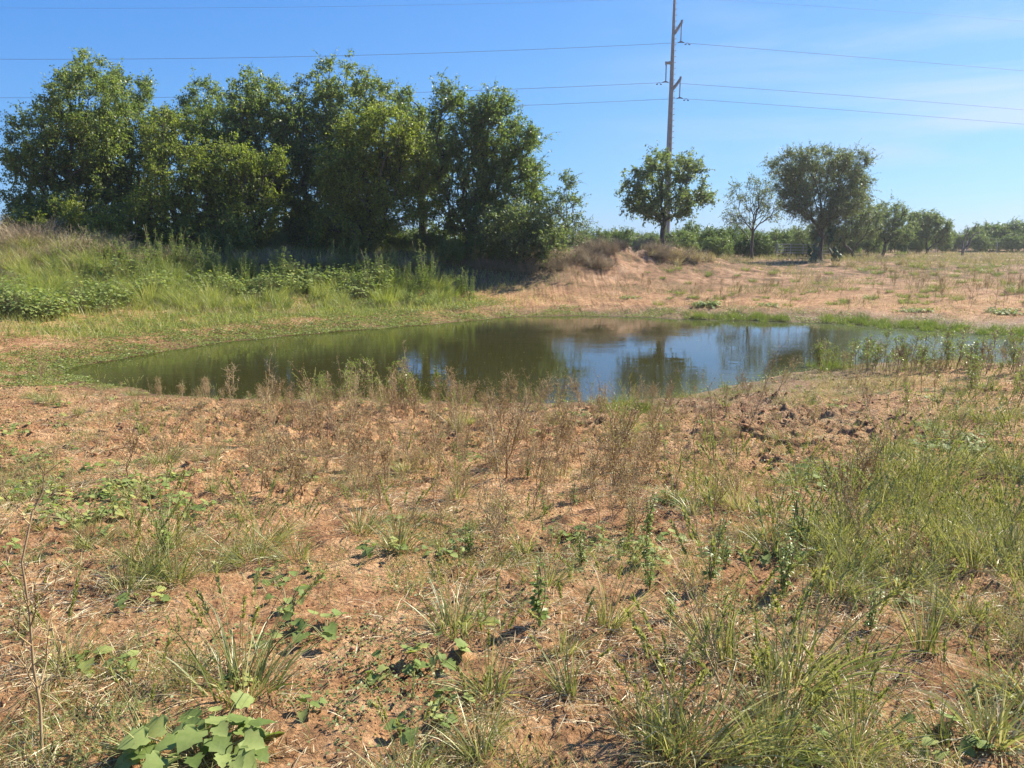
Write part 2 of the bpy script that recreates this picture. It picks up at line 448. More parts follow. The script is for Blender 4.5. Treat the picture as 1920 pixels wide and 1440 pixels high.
M['cactus'] = rough_mat('cactus', [(0.3, (0.035, 0.06, 0.03)), (0.7, (0.07, 0.11, 0.05))], 10, 0.6, 0.2)
M['steel'] = rough_mat('weathered_steel', [(0.3, (0.17, 0.155, 0.14)), (0.7, (0.24, 0.22, 0.20))], 3, 0.55, 0.1)
M['insulator'] = rough_mat('insulator', [(0.3, (0.05, 0.05, 0.06)), (0.7, (0.08, 0.08, 0.09))], 5, 0.4, 0.05)
M['cable'] = rough_mat('cable_metal', [(0.3, (0.14, 0.15, 0.17)), (0.7, (0.18, 0.19, 0.21))], 2, 0.6, 0.0)
M['gate'] = rough_mat('galvanised_gate', [(0.3, (0.30, 0.30, 0.29)), (0.7, (0.40, 0.40, 0.38))], 12, 0.45, 0.05)
M['post'] = rough_mat('fence_post', [(0.3, (0.16, 0.15, 0.14)), (0.7, (0.34, 0.33, 0.31))], 20, 0.7, 0.1)

# ground: dry orange clay, red clods, damp brown rim, pale crust
def ground_material():
    m, n, l = new_mat('red_clay_ground')
    out = n.new("ShaderNodeOutputMaterial"); geo = n.new("ShaderNodeNewGeometry")
    def noise(sc, det=6, rgh=0.6, dist=0.0):
        t = n.new("ShaderNodeTexNoise"); t.inputs['Scale'].default_value = sc; t.inputs['Detail'].default_value = det
        t.inputs['Roughness'].default_value = rgh; t.inputs['Distortion'].default_value = dist
        l.new(geo.outputs['Position'], t.inputs['Vector']); return t
    def mixn(fac, A, B, mode='MIX'):
        x = n.new("ShaderNodeMix"); x.data_type = 'RGBA'; x.blend_type = mode
        for sock, v in (('Factor', fac), ('A', A), ('B', B)):
            if isinstance(v, (int, float)): x.inputs[sock].default_value = v
            elif isinstance(v, tuple): x.inputs[sock].default_value = (*v, 1)
            else: l.new(v, x.inputs[sock])
        return x.outputs['Result']
    n1 = noise(1.3, 8, 0.62, 0.4); n2 = noise(9, 8, 0.65); n3 = noise(55, 6, 0.6); n4 = noise(0.35, 5, 0.6)
    r1 = ramp(n, [(0.34, (0.18, 0.080, 0.038)), (0.45, (0.36, 0.180, 0.085)), (0.56, (0.56, 0.320, 0.160)), (0.72, (0.68, 0.46, 0.28))])
    l.new(n1.outputs['Fac'], r1.inputs['Fac'])
    r2 = ramp(n, [(0.38, (0.14, 0.060, 0.032)), (0.50, (0.45, 0.24, 0.115)), (0.66, (0.70, 0.47, 0.28))])
    l.new(n2.outputs['Fac'], r2.inputs['Fac'])
    c = mixn(0.5, r1.outputs['Color'], r2.outputs['Color'])
    r3 = ramp(n, [(0.38, (0.55, 0.54, 0.52)), (0.58, (1.12, 1.10, 1.06))])
    l.new(n3.outputs['Fac'], r3.inputs['Fac'])
    c = mixn(0.8, c, r3.outputs['Color'], 'MULTIPLY')
    # greyish-green algal crust / fine litter in patches
    r4 = ramp(n, [(0.50, (0, 0, 0)), (0.62, (1, 1, 1))]); l.new(n4.outputs['Fac'], r4.inputs['Fac'])
    r5 = ramp(n, [(0.48, (0, 0, 0)), (0.56, (0.55, 0.55, 0.55))]); n5 = noise(22, 6, 0.7); l.new(n5.outputs['Fac'], r5.inputs['Fac'])
    mk = mixn(1.0, r4.outputs['Color'], r5.outputs['Color'], 'MULTIPLY')
    c = mixn(mk, c, (0.24, 0.205, 0.105))
    # far away the field is pale sandy tan
    at = n.new("ShaderNodeAttribute"); at.attribute_name = 'field'
    nf = noise(0.6, 7, 0.7)
    rf = ramp(n, [(0.38, (0.10, 0.078, 0.040)), (0.47, (0.22, 0.13, 0.075)), (0.55, (0.34, 0.195, 0.115)), (0.67, (0.50, 0.34, 0.225))]); l.new(nf.outputs['Fac'], rf.inputs['Fac'])
    nf2 = noise(2.3, 8, 0.7, 0.6); rf2 = ramp(n, [(0.40, (0.50, 0.47, 0.44)), (0.52, (1.0, 1.0, 1.0)), (0.68, (1.18, 1.14, 1.08))]); l.new(nf2.outputs['Fac'], rf2.inputs['Fac'])
    c = mixn(at.outputs['Fac'], c, mixn(1.0, rf.outputs['Color'], rf2.outputs['Color'], 'MULTIPLY'))
    aw = n.new("ShaderNodeAttribute"); aw.attribute_name = 'wet'
    wetc = mixn(0.85, c, (0.34, 0.32, 0.27), 'MULTIPLY')
    c = mixn(aw.outputs['Fac'], c, wetc)
    ab = n.new("ShaderNodeAttribute"); ab.attribute_name = 'bed'
    c = mixn(ab.outputs['Fac'], c, (0.060, 0.055, 0.022))
    al = n.new("ShaderNodeAttribute"); al.attribute_name = 'litter_and_shade'
    rl = ramp(n, [(0.35, (0.10, 0.065, 0.040)), (0.65, (0.24, 0.16, 0.095))]); l.new(n2.outputs['Fac'], rl.inputs['Fac'])  # dark litter brown, also standing in for the shade under the grove
    c = mixn(al.outputs['Fac'], c, rl.outputs['Color'])
    p = n.new("ShaderNodeBsdfPrincipled"); l.new(c, p.inputs['Base Color'])
    rr = n.new("ShaderNodeMapRange"); rr.inputs['To Min'].default_value = 0.95; rr.inputs['To Max'].default_value = 0.55
    l.new(aw.outputs['Fac'], rr.inputs['Value']); l.new(rr.outputs[0], p.inputs['Roughness'])
    p.inputs['Specular IOR Level'].default_value = 0.2
    hb = n.new("ShaderNodeMath"); hb.operation = 'MULTIPLY_ADD'; hb.inputs[1].default_value = 3.0
    n6 = noise(30, 8, 0.72); l.new(n6.outputs['Fac'], hb.inputs[0])
    vor = n.new("ShaderNodeTexVoronoi"); vor.inputs['Scale'].default_value = 38; l.new(geo.outputs['Position'], vor.inputs['Vector'])
    l.new(vor.outputs['Distance'], hb.inputs[2])
    bp = n.new("ShaderNodeBump"); bp.inputs['Strength'].default_value = 0.9; bp.inputs['Distance'].default_value = 0.02
    l.new(hb.outputs[0], bp.inputs['Height']); l.new(bp.outputs['Normal'], p.inputs['Normal'])
    l.new(p.outputs[0], out.inputs['Surface'])
    return m
M['ground'] = ground_material()
M['clod'] = leaf_mat('clay_clod', [(0, (0.15, 0.068, 0.036)), (0.5, (0.30, 0.155, 0.08)), (1, (0.46, 0.28, 0.16))], 0.0, 0.95, 0.05, 0.15)

def water_material():
    m, n, l = new_mat('pond_water')
    out = n.new("ShaderNodeOutputMaterial"); geo = n.new("ShaderNodeNewGeometry")
    mp1 = n.new("ShaderNodeMapping"); mp1.inputs['Scale'].default_value = (1.0, 2.2, 1)
    l.new(geo.outputs['Position'], mp1.inputs['Vector'])
    def noise(sc, det, src=mp1.outputs[0], rg=0.5):
        t = n.new("ShaderNodeTexNoise"); t.inputs['Scale'].default_value = sc; t.inputs['Detail'].default_value = det
        t.inputs['Roughness'].default_value = rg
        l.new(src, t.inputs['Vector']); return t
    a = noise(1.1, 2); b = noise(7.0, 3); msk = noise(0.35, 3)
    rm = ramp(n, [(0.40, (0.12, 0.12, 0.12)), (0.62, (1, 1, 1))]); l.new(msk.outputs['Fac'], rm.inputs['Fac'])
    mu = n.new("ShaderNodeMath"); mu.operation = 'MULTIPLY'; l.new(b.outputs['Fac'], mu.inputs[0]); l.new(rm.outputs['Color'], mu.inputs[1])
    ad = n.new("ShaderNodeMath"); ad.operation = 'MULTIPLY_ADD'; ad.inputs[1].default_value = 1.2
    l.new(a.outputs['Fac'], ad.inputs[0]); l.new(mu.outputs[0], ad.inputs[2])
    bp = n.new("ShaderNodeBump"); bp.inputs['Strength'].default_value = 0.035; bp.inputs['Distance'].default_value = 0.05
    l.new(ad.outputs[0], bp.inputs['Height'])
    fr = n.new("ShaderNodeFresnel"); fr.inputs['IOR'].default_value = 1.36; l.new(bp.outputs['Normal'], fr.inputs['Normal'])
    gl = n.new("ShaderNodeBsdfGlossy"); gl.inputs['Roughness'].default_value = 0.006; gl.inputs['Color'].default_value = (0.95, 0.97, 1, 1)
    l.new(bp.outputs['Normal'], gl.inputs['Normal'])
    tr = n.new("ShaderNodeBsdfTransparent"); tr.inputs['Color'].default_value = (0.55, 0.52, 0.30, 1)
    df = n.new("ShaderNodeBsdfDiffuse"); df.inputs['Color'].default_value = (0.060, 0.056, 0.018, 1)
    # pale scum drifting in patches over the shallow right arm
    at = n.new("ShaderNodeAttribute"); at.attribute_name = 'scum'
    sn = noise(9, 6, rg=0.7); rs = ramp(n, [(0.36, (0, 0, 0)), (0.54, (1, 1, 1))]); l.new(sn.outputs['Fac'], rs.inputs['Fac'])
    sm = n.new("ShaderNodeMath"); sm.operation = 'MULTIPLY'; l.new(at.outputs['Fac'], sm.inputs[0]); l.new(rs.outputs['Color'], sm.inputs[1])
    dm = n.new("ShaderNodeMixShader"); dm.inputs[0].default_value = 0.6
    l.new(tr.outputs[0], dm.inputs[1]); l.new(df.outputs[0], dm.inputs[2])
    mx = n.new("ShaderNodeMixShader"); l.new(fr.outputs[0], mx.inputs[0]); l.new(dm.outputs[0], mx.inputs[1]); l.new(gl.outputs[0], mx.inputs[2])
    sd_ = n.new("ShaderNodeBsdfDiffuse"); sd_.inputs['Color'].default_value = (0.085, 0.10, 0.055, 1)
    m2 = n.new("ShaderNodeMixShader"); l.new(sm.outputs[0], m2.inputs[0]); l.new(mx.outputs[0], m2.inputs[1]); l.new(sd_.outputs[0], m2.inputs[2])
    l.new(m2.outputs[0], out.inputs['Surface'])
    return m
M['water'] = water_material()

# ------------------------------------------------------------------ ground sheet and pond
def axis(a0, a1, fine, lo, hi, grow, cap):
    mid = list(np.arange(a0, a1 + 1e-6, fine))
    s = fine; v = a1; up = []
    while v < hi:
        s = min(s * grow, cap if v < 70 else 1e9); v += s; up.append(v)
    s = fine; v = a0; dn = []
    while v > lo:
        s = min(s * grow, cap if v > -70 else 1e9); v -= s; dn.append(v)
    return np.array(dn[::-1] + mid + up)

gx = axis(-4.0, 4.0, 0.03, -2500, 2500, 1.03, 0.9)
gy = axis(1.6, 9.0, 0.03, -60, 3000, 1.022, 0.5)
XX, YY = np.meshgrid(gx, gy)
SD = pond_sd(XX, YY)
ZZ = height(XX, YY, True, SD)
nyy, nxx = XX.shape
ii = (np.arange(nyy - 1)[:, None] * nxx + np.arange(nxx - 1)[None, :])
quads = np.stack([ii, ii + 1, ii + nxx + 1, ii + nxx], -1).reshape(-1, 4)
mb = MB(); mb.add(np.stack([XX, YY, ZZ], -1), quads)
ground = mb.obj('ground', M['ground'], smooth=True)
tag(ground, kind='structure')
def attr(o, name, arr):
    a = o.data.attributes.new(name, 'FLOAT', 'POINT'); a.data.foreach_set('value', np.asarray(arr, np.float32).ravel())
wn1 = 0.5 * fbm(XX * 1.5, YY * 1.5, 3, 50)
attr(ground, 'wet', np.clip(0.38 * np.exp(-(((XX - 3.7) / 2.4) ** 2 + ((YY - 9.8) / 2.2) ** 2)) + 1.35 * np.exp(-np.maximum(SD + 0.9 * wn1, 0) / 0.9) + 0.5 * ss(3.0, 0.4, SD + wn1 * 2) * ss(-2, 6, XX), 0, 1))
attr(ground, 'litter_and_shade', ss(0.12, 0.4, berm(XX, YY) + 0.08 * wn1) * ss(3.5, 1.5, XX + wn1) * ss(-26, -15, XX))  # litter on the berm, with the grove's shade put into its dark colour
attr(ground, 'bed', ss(0.05, -0.5, SD + 0.3 * wn1))
attr(ground, 'field', ss(22, 38, YY + 3 * wn1) * ss(1.5, 5, SD))

mb = MB()
wx = np.arange(-16, 27, 0.25); wy = np.arange(9.5, 30, 0.25)
WX, WY = np.meshgrid(wx, wy); keep = pond_sd(WX, WY) < 1.0
nw = WX.shape[1]
ii = (np.arange(WX.shape[0] - 1)[:, None] * nw + np.arange(nw - 1)[None, :])
q = np.stack([ii, ii + 1, ii + nw + 1, ii + nw], -1).reshape(-1, 4)
q = q[keep.ravel()[q].all(1)]
mb.add(np.stack([WX, WY, np.full_like(WX, WATER + 0.002)], -1), q)
water = mb.obj('pond_water', M['water'], smooth=True)
tag(water, kind='structure')
pxw, pyw, _ = project(WX, WY, WATER)
attr(water, 'scum', np.clip(ss(1450, 1720, pxw) * 0.75 + 0.5 * ss(-0.9, -0.1, pond_sd(WX, WY)) * ss(900, 1300, pxw), 0, 0.85))

# ------------------------------------------------------------------ trees
def grow(pts, root, bf=0.35, r=rng):
    """balanced spanning tree from root through the cloud of twig points"""
    order = np.argsort(np.linalg.norm(pts - root[-1], axis=1))
    P = [np.array(p) for p in root]; par = [-1] + list(range(len(root) - 1))
    pl = [0.0]
    for i in range(1, len(root)): pl.append(pl[-1] + np.linalg.norm(P[i] - P[i - 1]))
    A = np.zeros((len(root) + len(pts) * 6, 3)); A[:len(root)] = root
    PL = np.zeros(len(A)); PL[:len(root)] = pl
    par = list(par); n = len(root); first = max(1, len(root) // 3)
    tips = []
    for k in order:
        p = pts[k]
        d = np.linalg.norm(A[first:n] - p, axis=1)
        drop = np.maximum(0, A[first:n, 2] - p[2]) * 0.6
        j = int(np.argmin(d + bf * PL[first:n] + drop)) + first
        dist = np.linalg.norm(A[j] - p)
        m = int(min(5, max(1, round(dist / 0.32))))
        a = A[j].copy(); prev = j
        for q_ in range(1, m + 1):
            t = q_ / m
            w = a + (p - a) * t
            if q_ < m:
                w = w + r.normal(size=3) * 0.05 * dist / 2 + np.array([0, 0, 0.10 * dist * math.sin(math.pi * t)])
            A[n] = w; PL[n] = PL[prev] + np.linalg.norm(w - A[prev]); par.append(prev); prev = n; n += 1
        tips.append(n - 1)
    return A[:n], np.array(par), np.array(tips), PL[:n]

def tree_meshes(name, lobes, root, npts, leafmat, leafL, leafW, nl, r0=0.012, twl=0.38, ntw=4, trunk_r=None,
                seed=1, bf=0.35, shell=0.5, woodmat=None, droop=0.3, extra=0):
    r = np.random.RandomState(seed)
    lobes = np.array(lobes, float)          # cx cy cz rx ry rz
    vol = lobes[:, 3] * lobes[:, 4] * lobes[:, 5]
    which = r.choice(len(lobes), npts, p=vol / vol.sum())
    rad = r.rand(npts) ** (1 / 3.0); rad = np.where(r.rand(npts) < shell, 0.72 + 0.34 * r.rand(npts), rad)
    pts = lobes[which, :3] + rdir(npts, r) * rad[:, None] * lobes[which, 3:6]
    # clumping: pull points towards random clump centres
    nc = max(6, npts // 9)
    cc = pts[r.choice(npts, nc, replace=False)]
    dd = np.linalg.norm(pts[:, None, :] - cc[None], axis=2); j = dd.argmin(1)
    pts = pts + (cc[j] - pts) * 0.30
    stray = r.rand(npts) < 0.10
    pts = pts + np.where(stray[:, None], norm(pts - pts.mean(0)) * r.rand(npts, 1) * 0.38 + np.array([0, 0, 0.12]), 0)
    pts = pts[pts[:, 2] > root[0][2] + 0.25]
    npts = len(pts)
    A, par, tips, PL = grow(pts, root, bf, r)
    n = len(A)
    cnt = np.zeros(n); cnt[tips] = 1
    for i in range(n - 1, 0, -1): cnt[par[i]] += cnt[i]
    R = r0 * np.maximum(cnt, 0.6) ** 0.46
    if trunk_r: R = R * min(1.0, trunk_r / R.max()) if R.max() > trunk_r else R * (trunk_r / R.max()) ** 0.6
    # taper bulge at the foot
    i = np.arange(1, n); pr = par[1:]
    big = R[i] > 0.02
    seg = np.stack([A[pr], A[i]], 1)
    rad2 = np.stack([np.minimum(R[pr], R[i] * 1.25), R[i]], 1)
    rad2[pr == 0, 0] = R[0] * 1.3
    wood = MB()
    if big.any(): tubes(wood, seg[big], rad2[big], 7)
    if (~big).any(): tubes(wood, seg[~big], rad2[~big], 3)
    # twigs and leaves
    T = A[tips]; nt = len(T)
    cen = T.mean(0)
    out = norm(T - cen)
    base = np.repeat(T, ntw, 0); od = np.repeat(out, ntw, 0)
    d = norm(rdir(len(base), r) + 0.55 * od + np.array([0, 0, 0.25]))
    L = twl * (0.5 + r.rand(len(base)) + 0.9 * (r.rand(len(base)) < 0.12))
    mid = base + d * L[:, None] * 0.5; end = base + d * L[:, None] - np.array([0, 0, 1]) * L[:, None] * droop * r.rand(len(base))[:, None]
    tubes(wood, np.stack([base, mid, end], 1), np.stack([0.006 + 0 * L, 0.0045 + 0 * L, 0.0025 + 0 * L], 1), 3)
    leaf = MB()
    t = r.rand(len(base), nl)
    B = base[:, None, :]; Mi = mid[:, None, :]; E = end[:, None, :]; tt = t[..., None]
    C = ((1 - tt) ** 2 * B + 2 * tt * (1 - tt) * Mi + tt ** 2 * E).reshape(-1, 3)
    C = C + r.normal(size=C.shape) * 0.035
    if extra:
        C = np.concatenate([C, A[tips][r.randint(0, nt, extra)] + r.normal(size=(extra, 3)) * twl * 0.6])
    D = norm(rdir(len(C), r) + np.array([0, 0, -0.35])); Nn = norm(rdir(len(C), r) * 0.9 + np.array([0, 0, 0.6]))
    sc = 0.65 + 0.7 * r.rand(len(C))
    leaves(leaf, C, D, Nn, leafL * sc, leafW * sc, 0, 0.2)
    wm = wood.mesh(name + '_trunk', woodmat or M['bark'], True)
    lm = leaf.mesh(name + '_crown', M[leafmat])
    return wm, lm

def place_tree(kind, wm, lm, loc, label, cat='tree', group=None, rz=0.0, sc=1.0):
    e = empty(kind, loc); e.rotation_euler = (0, 0, rz); e.scale = (sc, sc, sc)
    t = bpy.data.objects.new('trunk', wm); COL.objects.link(t); t.parent = e
    c = bpy.data.objects.new('crown', lm); COL.objects.link(c); c.parent = e
    tag(e, label, cat, group)
    return e

def px_tree(kind, D, base_px, lobes_px, label, npts, leafmat='grove_leaf', leafL=0.094, leafW=0.058, nl=11, seed=1,
            trunk=0.14, group=None, fork=0.25, depth=1.0, **kw):
    bx = (base_px[0] - CX) / F_PX * D if isinstance(base_px, tuple) else (base_px - CX) / F_PX * D
    bx = at_depth(base_px, 455, D)[0]
    bz = float(height(np.array([bx]), np.array([float(D)]), False)[0]) - 0.05
    lobes = []
    rr = np.random.RandomState(seed + 500)
    for (lx, ly, rx, ry) in lobes_px:
        oy = (rr.rand() - 0.5) * 1.8 * depth
        X, Y, Z = at_depth(lx, ly, D + oy)
        s = (D + oy) / F_PX
        lobes.append((X - bx, oy, Z - bz, rx * s, (rx + ry) / 2 * s * depth, ry * s))
    L = np.array(lobes)
    top = (L[:, :3] * (L[:, 3:4] ** 2)).sum(0) / (L[:, 3] ** 2).sum()
    zmin = max(0.3, (L[:, 2] - L[:, 5]).min())
    Ht = max(zmin * 1.0, top[2] * fork * 1.6)
    k = 7
    s = np.linspace(0, 1, k)
    root = np.stack([top[0] * 0.5 * s ** 1.5 + 0.06 * np.sin(s * 5 + seed), top[1] * 0.5 * s + 0.05 * np.cos(s * 4 + seed), Ht * s], 1)
    root[0] = (0, 0, 0)
    if D < 37 and leafmat != 'mesquite_leaf': npts = int(npts * 1.25)
    wm, lm = tree_meshes(kind, lobes, root, npts, leafmat, leafL, leafW, nl, seed=seed, trunk_r=trunk, **kw)
    return place_tree(kind, wm, lm, (bx, D, bz), label, 'tree', group)

px_tree('grove_tree', 33.5, 105, [(165,200,70,75),(105,275,85,70),(75,345,62,70),(170,300,75,80),(165,140,38,30),(115,160,28,28),(60,400,50,45),(150,400,70,50)],
        'tall leftmost tree of the grove, its feathery twin-pointed top the highest at far left', 1150, seed=3)
px_tree('grove_tree', 36.0, 250, [(238,175,45,45),(262,240,65,60),(240,310,75,75),(300,215,26,26),(240,390,80,60)],
        'dark green grove tree just right of the leftmost one, with a narrow rounded top', 760, seed=4)
px_tree('grove_tree', 31.6, 330, [(320,270,50,55),(345,335,65,60),(300,400,62,52),(385,370,45,60),(250,420,45,40),(345,430,60,35)],
        'lower yellowish green tree in front of the dip in the grove on the left', 640, 'yellow_leaf', seed=5, leafL=0.088, leafW=0.052)
px_tree('grove_tree', 36.5, 415, [(382,190,42,42),(425,250,55,55),(370,260,42,50),(440,330,75,60),(345,205,18,22),(420,400,60,40)],
        'grove tree with a small round head just right of the dip in the treetops', 640, seed=6)
px_tree('grove_tree', 34.6, 505, [(462,175,38,36),(515,205,55,50),(490,260,70,55),(560,250,45,50),(540,330,60,60),(570,400,45,45)],
        'broad olive green grove tree with the smooth dome left of the highest middle tree', 760, seed=7)
px_tree('grove_tree', 31.8, 480, [(440,310,42,38),(490,340,48,45),(470,395,55,42),(520,300,25,28),(415,400,35,35)],
        'small bright yellow green tree in front of the grove below the smooth dome', 430, 'yellow_leaf', seed=8, leafL=0.088, leafW=0.052)
px_tree('grove_tree', 35.4, 640, [(640,150,46,34),(590,170,38,30),(645,215,65,50),(600,280,60,60),(700,180,36,36),(655,330,75,70),(600,390,60,45)],
        'highest tree in the middle of the grove with knobbly dark green heads', 900, seed=9)
px_tree('grove_tree', 32.4, 690, [(690,270,60,60),(735,250,50,50),(640,310,45,45),(770,300,48,45),(680,350,70,60),(800,365,34,28),(740,385,60,50),(650,420,60,40)],
        'wide bright green tree at the front of the grove, left of the bare dark trunk', 1000, 'yellow_leaf', seed=10, leafL=0.09, leafW=0.056)
px_tree('grove_tree', 35.8, 793, [(765,215,30,45),(790,260,38,45),(775,330,50,40),(810,300,35,50)],
        'grove tree with the exposed dark trunk in the gap right of centre of the grove', 380, seed=11, trunk=0.2, fork=0.42)
px_tree('grove_tree', 34.2, 875, [(845,190,36,36),(925,195,40,32),(870,245,62,55),(940,260,62,55),(985,290,30,45),(870,330,62,60),(950,350,62,60),(1000,345,24,45),(900,410,65,40),(830,410,35,35)],
        'rounded tree closing the right end of the grove, with wispy right hand twigs', 1150, seed=12, trunk=0.2)
px_tree('grove_tree', 33.8, 1030, [(1058,352,24,28),(1045,395,38,30),(1075,385,22,24),(1085,430,28,26),(1015,410,38,34)],
        'thin young tree with open branches standing just right of the grove', 210, 'mesquite_leaf', seed=13, trunk=0.06, ntw=3, nl=8, leafL=0.09, leafW=0.05)
px_tree('grove_tree', 32.4, 985, [(965,420,48,36),(1000,440,50,30),(930,430,35,30),(1040,450,34,22)],
        'low bushy tree filling the foot of the grove at its right end', 260, 'mesquite_leaf', seed=14, trunk=0.05, leafL=0.09, leafW=0.055)
px_tree('grove_tree', 30.6, 400, [(375,445,40,26),(430,440,35,30),(330,452,35,22)],
        'low dark shrub under the front of the grove left of its middle', 230, seed=15, trunk=0.04)
px_tree('grove_tree', 30.9, 130, [(120,425,55,35),(60,430,45,32),(190,432,45,30)],
        'low shrubby growth under the leftmost grove tree', 300, 'yellow_leaf', seed=16, trunk=0.04, leafL=0.09, leafW=0.055)
px_tree('grove_tree', 34.0, 600, [(560,430,45,30),(620,440,50,30),(690,435,45,30)],
        'dark low growth under the highest middle tree of the grove', 300, seed=17, trunk=0.05)

px_tree('pole_tree', 40.0, 1243, [(1250,322,50,30),(1192,340,24,26),(1215,368,40,24),(1185,388,26,10),(1295,335,28,32),(1250,385,50,24),(1300,372,34,18),(1258,296,22,14),(1335,382,12,10),(1228,405,26,14)],
        'open crowned oak-like tree on the dirt mound, in front of the power pole', 400, 'mesquite_leaf', seed=21, trunk=0.12, shell=0.7, ntw=4, nl=9, leafL=0.12, leafW=0.075, fork=0.3, bf=0.5, depth=1.1)
px_tree('sparse_tree', 50.0, 1412, [(1410,355,38,24),(1375,378,24,24),(1440,370,30,30),(1390,405,40,18),(1448,400,26,24)],
        'nearly bare tree with thin grey branches between the mound tree and the vase shaped tree', 260, 'grey_leaf', seed=22, trunk=0.09, ntw=4, nl=3, leafL=0.10, leafW=0.06, fork=0.2, bf=0.7)
px_tree('mesquite_tree', 46.0, 1541, [(1541,298,52,20),(1485,310,42,22),(1598,308,40,20),(1541,340,76,28),(1476,345,28,28),(1610,340,24,22),(1541,385,56,28),(1541,408,34,14),(1498,372,36,28),(1590,375,36,28)],
        'large vase shaped tree with a single short trunk standing alone in the right field', 1250, 'grey_leaf', seed=23, trunk=0.13, ntw=5, nl=8, leafL=0.082, leafW=0.048, shell=0.5, fork=0.14, bf=0.75, twl=0.42)
px_tree('mesquite_tree', 56.0, 1605, [(1600,390,34,30),(1570,420,40,30),(1625,420,26,30),(1540,440,50,20)],
        'grey green tree close behind the right side of the vase shaped tree', 620, 'grey_leaf', seed=24, trunk=0.1, nl=10)
px_tree('mesquite_tree', 62.0, 1656, [(1668,400,32,22),(1650,420,30,22),(1695,425,26,22),(1675,440,34,16)],
        'brownish round tree with a dark forked trunk right of the vase shaped tree', 520, 'mesquite_leaf', seed=25, trunk=0.13, nl=9)
px_tree('mesquite_tree', 74.0, 1739, [(1730,412,26,14),(1755,425,26,16),(1720,435,30,14),(1765,445,20,12)],
        'pale green feathery tree at the end of the tree row, left of the dead snag', 620, 'mesquite_leaf', seed=26, trunk=0.12, nl=9, leafL=0.13, leafW=0.07)

# dead snag in the right field
def snag():
    r = np.random.RandomState(91)
    x, y, z = ground_px(1806, 466); y = 66.0; x = at_depth(1806, 460, y)[0]; z = float(height(np.array([x]), np.array([y]), False)[0])
    pts = []
    for a in range(9):
        ang = r.rand() * 6.28; t = r.rand() * 0.9 + 0.4; h_ = 1.0 + r.rand() * 1.6
        pts.append((math.cos(ang) * t, math.sin(ang) * t, h_))
    for a in range(26): pts.append((0.9 + r.normal() * 0.45, r.normal() * 0.5, 1.9 + r.rand() * 1.2))
    root = np.array([(0, 0, -0.1), (0.03, 0, 0.3), (0.05, 0.02, 0.6)])
    A, par, tips, PL = grow(np.array(pts), root, 0.6, r)
    cnt = np.zeros(len(A)); cnt[tips] = 1
    for i in range(len(A) - 1, 0, -1): cnt[par[i]] += cnt[i]
    R = 0.022 * np.maximum(cnt, 1) ** 0.55
    mb = MB(); i = np.arange(1, len(A)); tubes(mb, np.stack([A[par[1:]], A[i]], 1), np.stack([np.minimum(R[par[1:]], R[i] * 1.4), R[i] * 0.8], 1), 6)
    o = mb.obj('dead_tree', M['deadwood'], smooth=True); o.location = (x, y, z); o.scale = (0.8, 0.8, 0.8)
    tag(o, 'bare grey dead tree snag with splayed branches in the far right field', 'dead tree')
snag()

# far scrub: bush kinds, copied
bush_src = []
for s_, lm_ in ((31, 'scrub_leaf'), (32, 'scrub_leaf'), (33, 'mesquite_leaf')):
    lb = [(0, 0, 1.25, 1.3, 1.2, 0.9), (0.9, 0.2, 1.0, 0.9, 0.9, 0.7), (-0.9, -0.1, 1.05, 0.9, 0.9, 0.75), (0.2, 0, 1.9, 0.7, 0.7, 0.55)]
    lb = [(a + 0.2 * math.sin(s_ * a + 1), b, c * (1 + 0.1 * math.sin(s_ + a)), d, e, f) for a, b, c, d, e, f in lb]
    rt = np.array([(0, 0, -0.1), (0.02, 0, 0.15), (0.0, 0.03, 0.35)])
    bush_src.append(tree_meshes('scrub', lb, rt, 260, lm_, 0.14, 0.06, 8, seed=s_, trunk_r=0.06, twl=0.34))
def scrub_row(spec, label, group, kind='scrub_bush'):
    r = np.random.RandomState(len(label))
    for (px, py_top, D, vi) in spec:
        x = at_depth(px, 450, D)[0]; z = float(height(np.array([x]), np.array([float(D)]), False)[0]) - 0.05
        ztop = at_depth(px, py_top, D)[2]
        sc = max(0.35, (ztop - z) / 2.5)
        wm, lm = bush_src[vi]
        place_tree(kind, wm, lm, (x, D, z), label, 'bush', group, r.rand() * 6.28, sc)
scrub_row([(1272,424,58,0),(1300,420,60,1),(1335,419,58,0),(1372,424,61,1),(1405,428,59,0),(1285,440,54,1),(1345,438,55,0),(1430,436,58,1)],
          'bright green scrub bush in the hedge between the mound tree and the bare tree', 'green scrub bushes right of the mound')
scrub_row([(1470,430,64,2),(1495,425,66,2),(1515,434,62,0),(1560,430,63,2),(1590,436,62,2),(1630,432,66,2),(1700,440,72,0),(1720,443,76,2),(1650,447,70,1)],
          'dull green scrub bush in the row behind the vase shaped tree and gate', 'scrub bushes behind the gate')
scrub_row([(1700,425,80,2),(1680,430,78,0),(1610,415,75,2),(1575,420,72,0),(1775,428,88,2),(1760,432,84,0),(1795,436,88,0),(1790,446,90,2),(1830,424,86,0),(1850,418,88,2),(1875,412,86,0),(1900,414,85,2),(1925,406,84,0),(1955,410,86,2),(1990,405,86,0),(1840,440,80,2),(1890,440,80,2),(1930,438,80,2)],
          'dark green scrub bush along the skyline at the far right', 'scrub bushes on the far right skyline')
scrub_row([(1125,432,62,1),(1148,424,64,0),(1165,430,63,1),(1195,438,66,2),(1215,440,68,1),(1105,440,60,2),(1232,438,64,2)],
          'pale green bush top showing behind the dirt mound', 'bushes behind the mound')
rs = np.random.RandomState(77)
scrub_row([(px_, 418 + rs.rand() * 26, 31.5 + rs.rand() * 4.5, int(rs.randint(3))) for px_ in np.linspace(0, 1000, 34)],
          'low shaded bush growing among the trunks under the left grove', 'low bushes among the grove trunks')
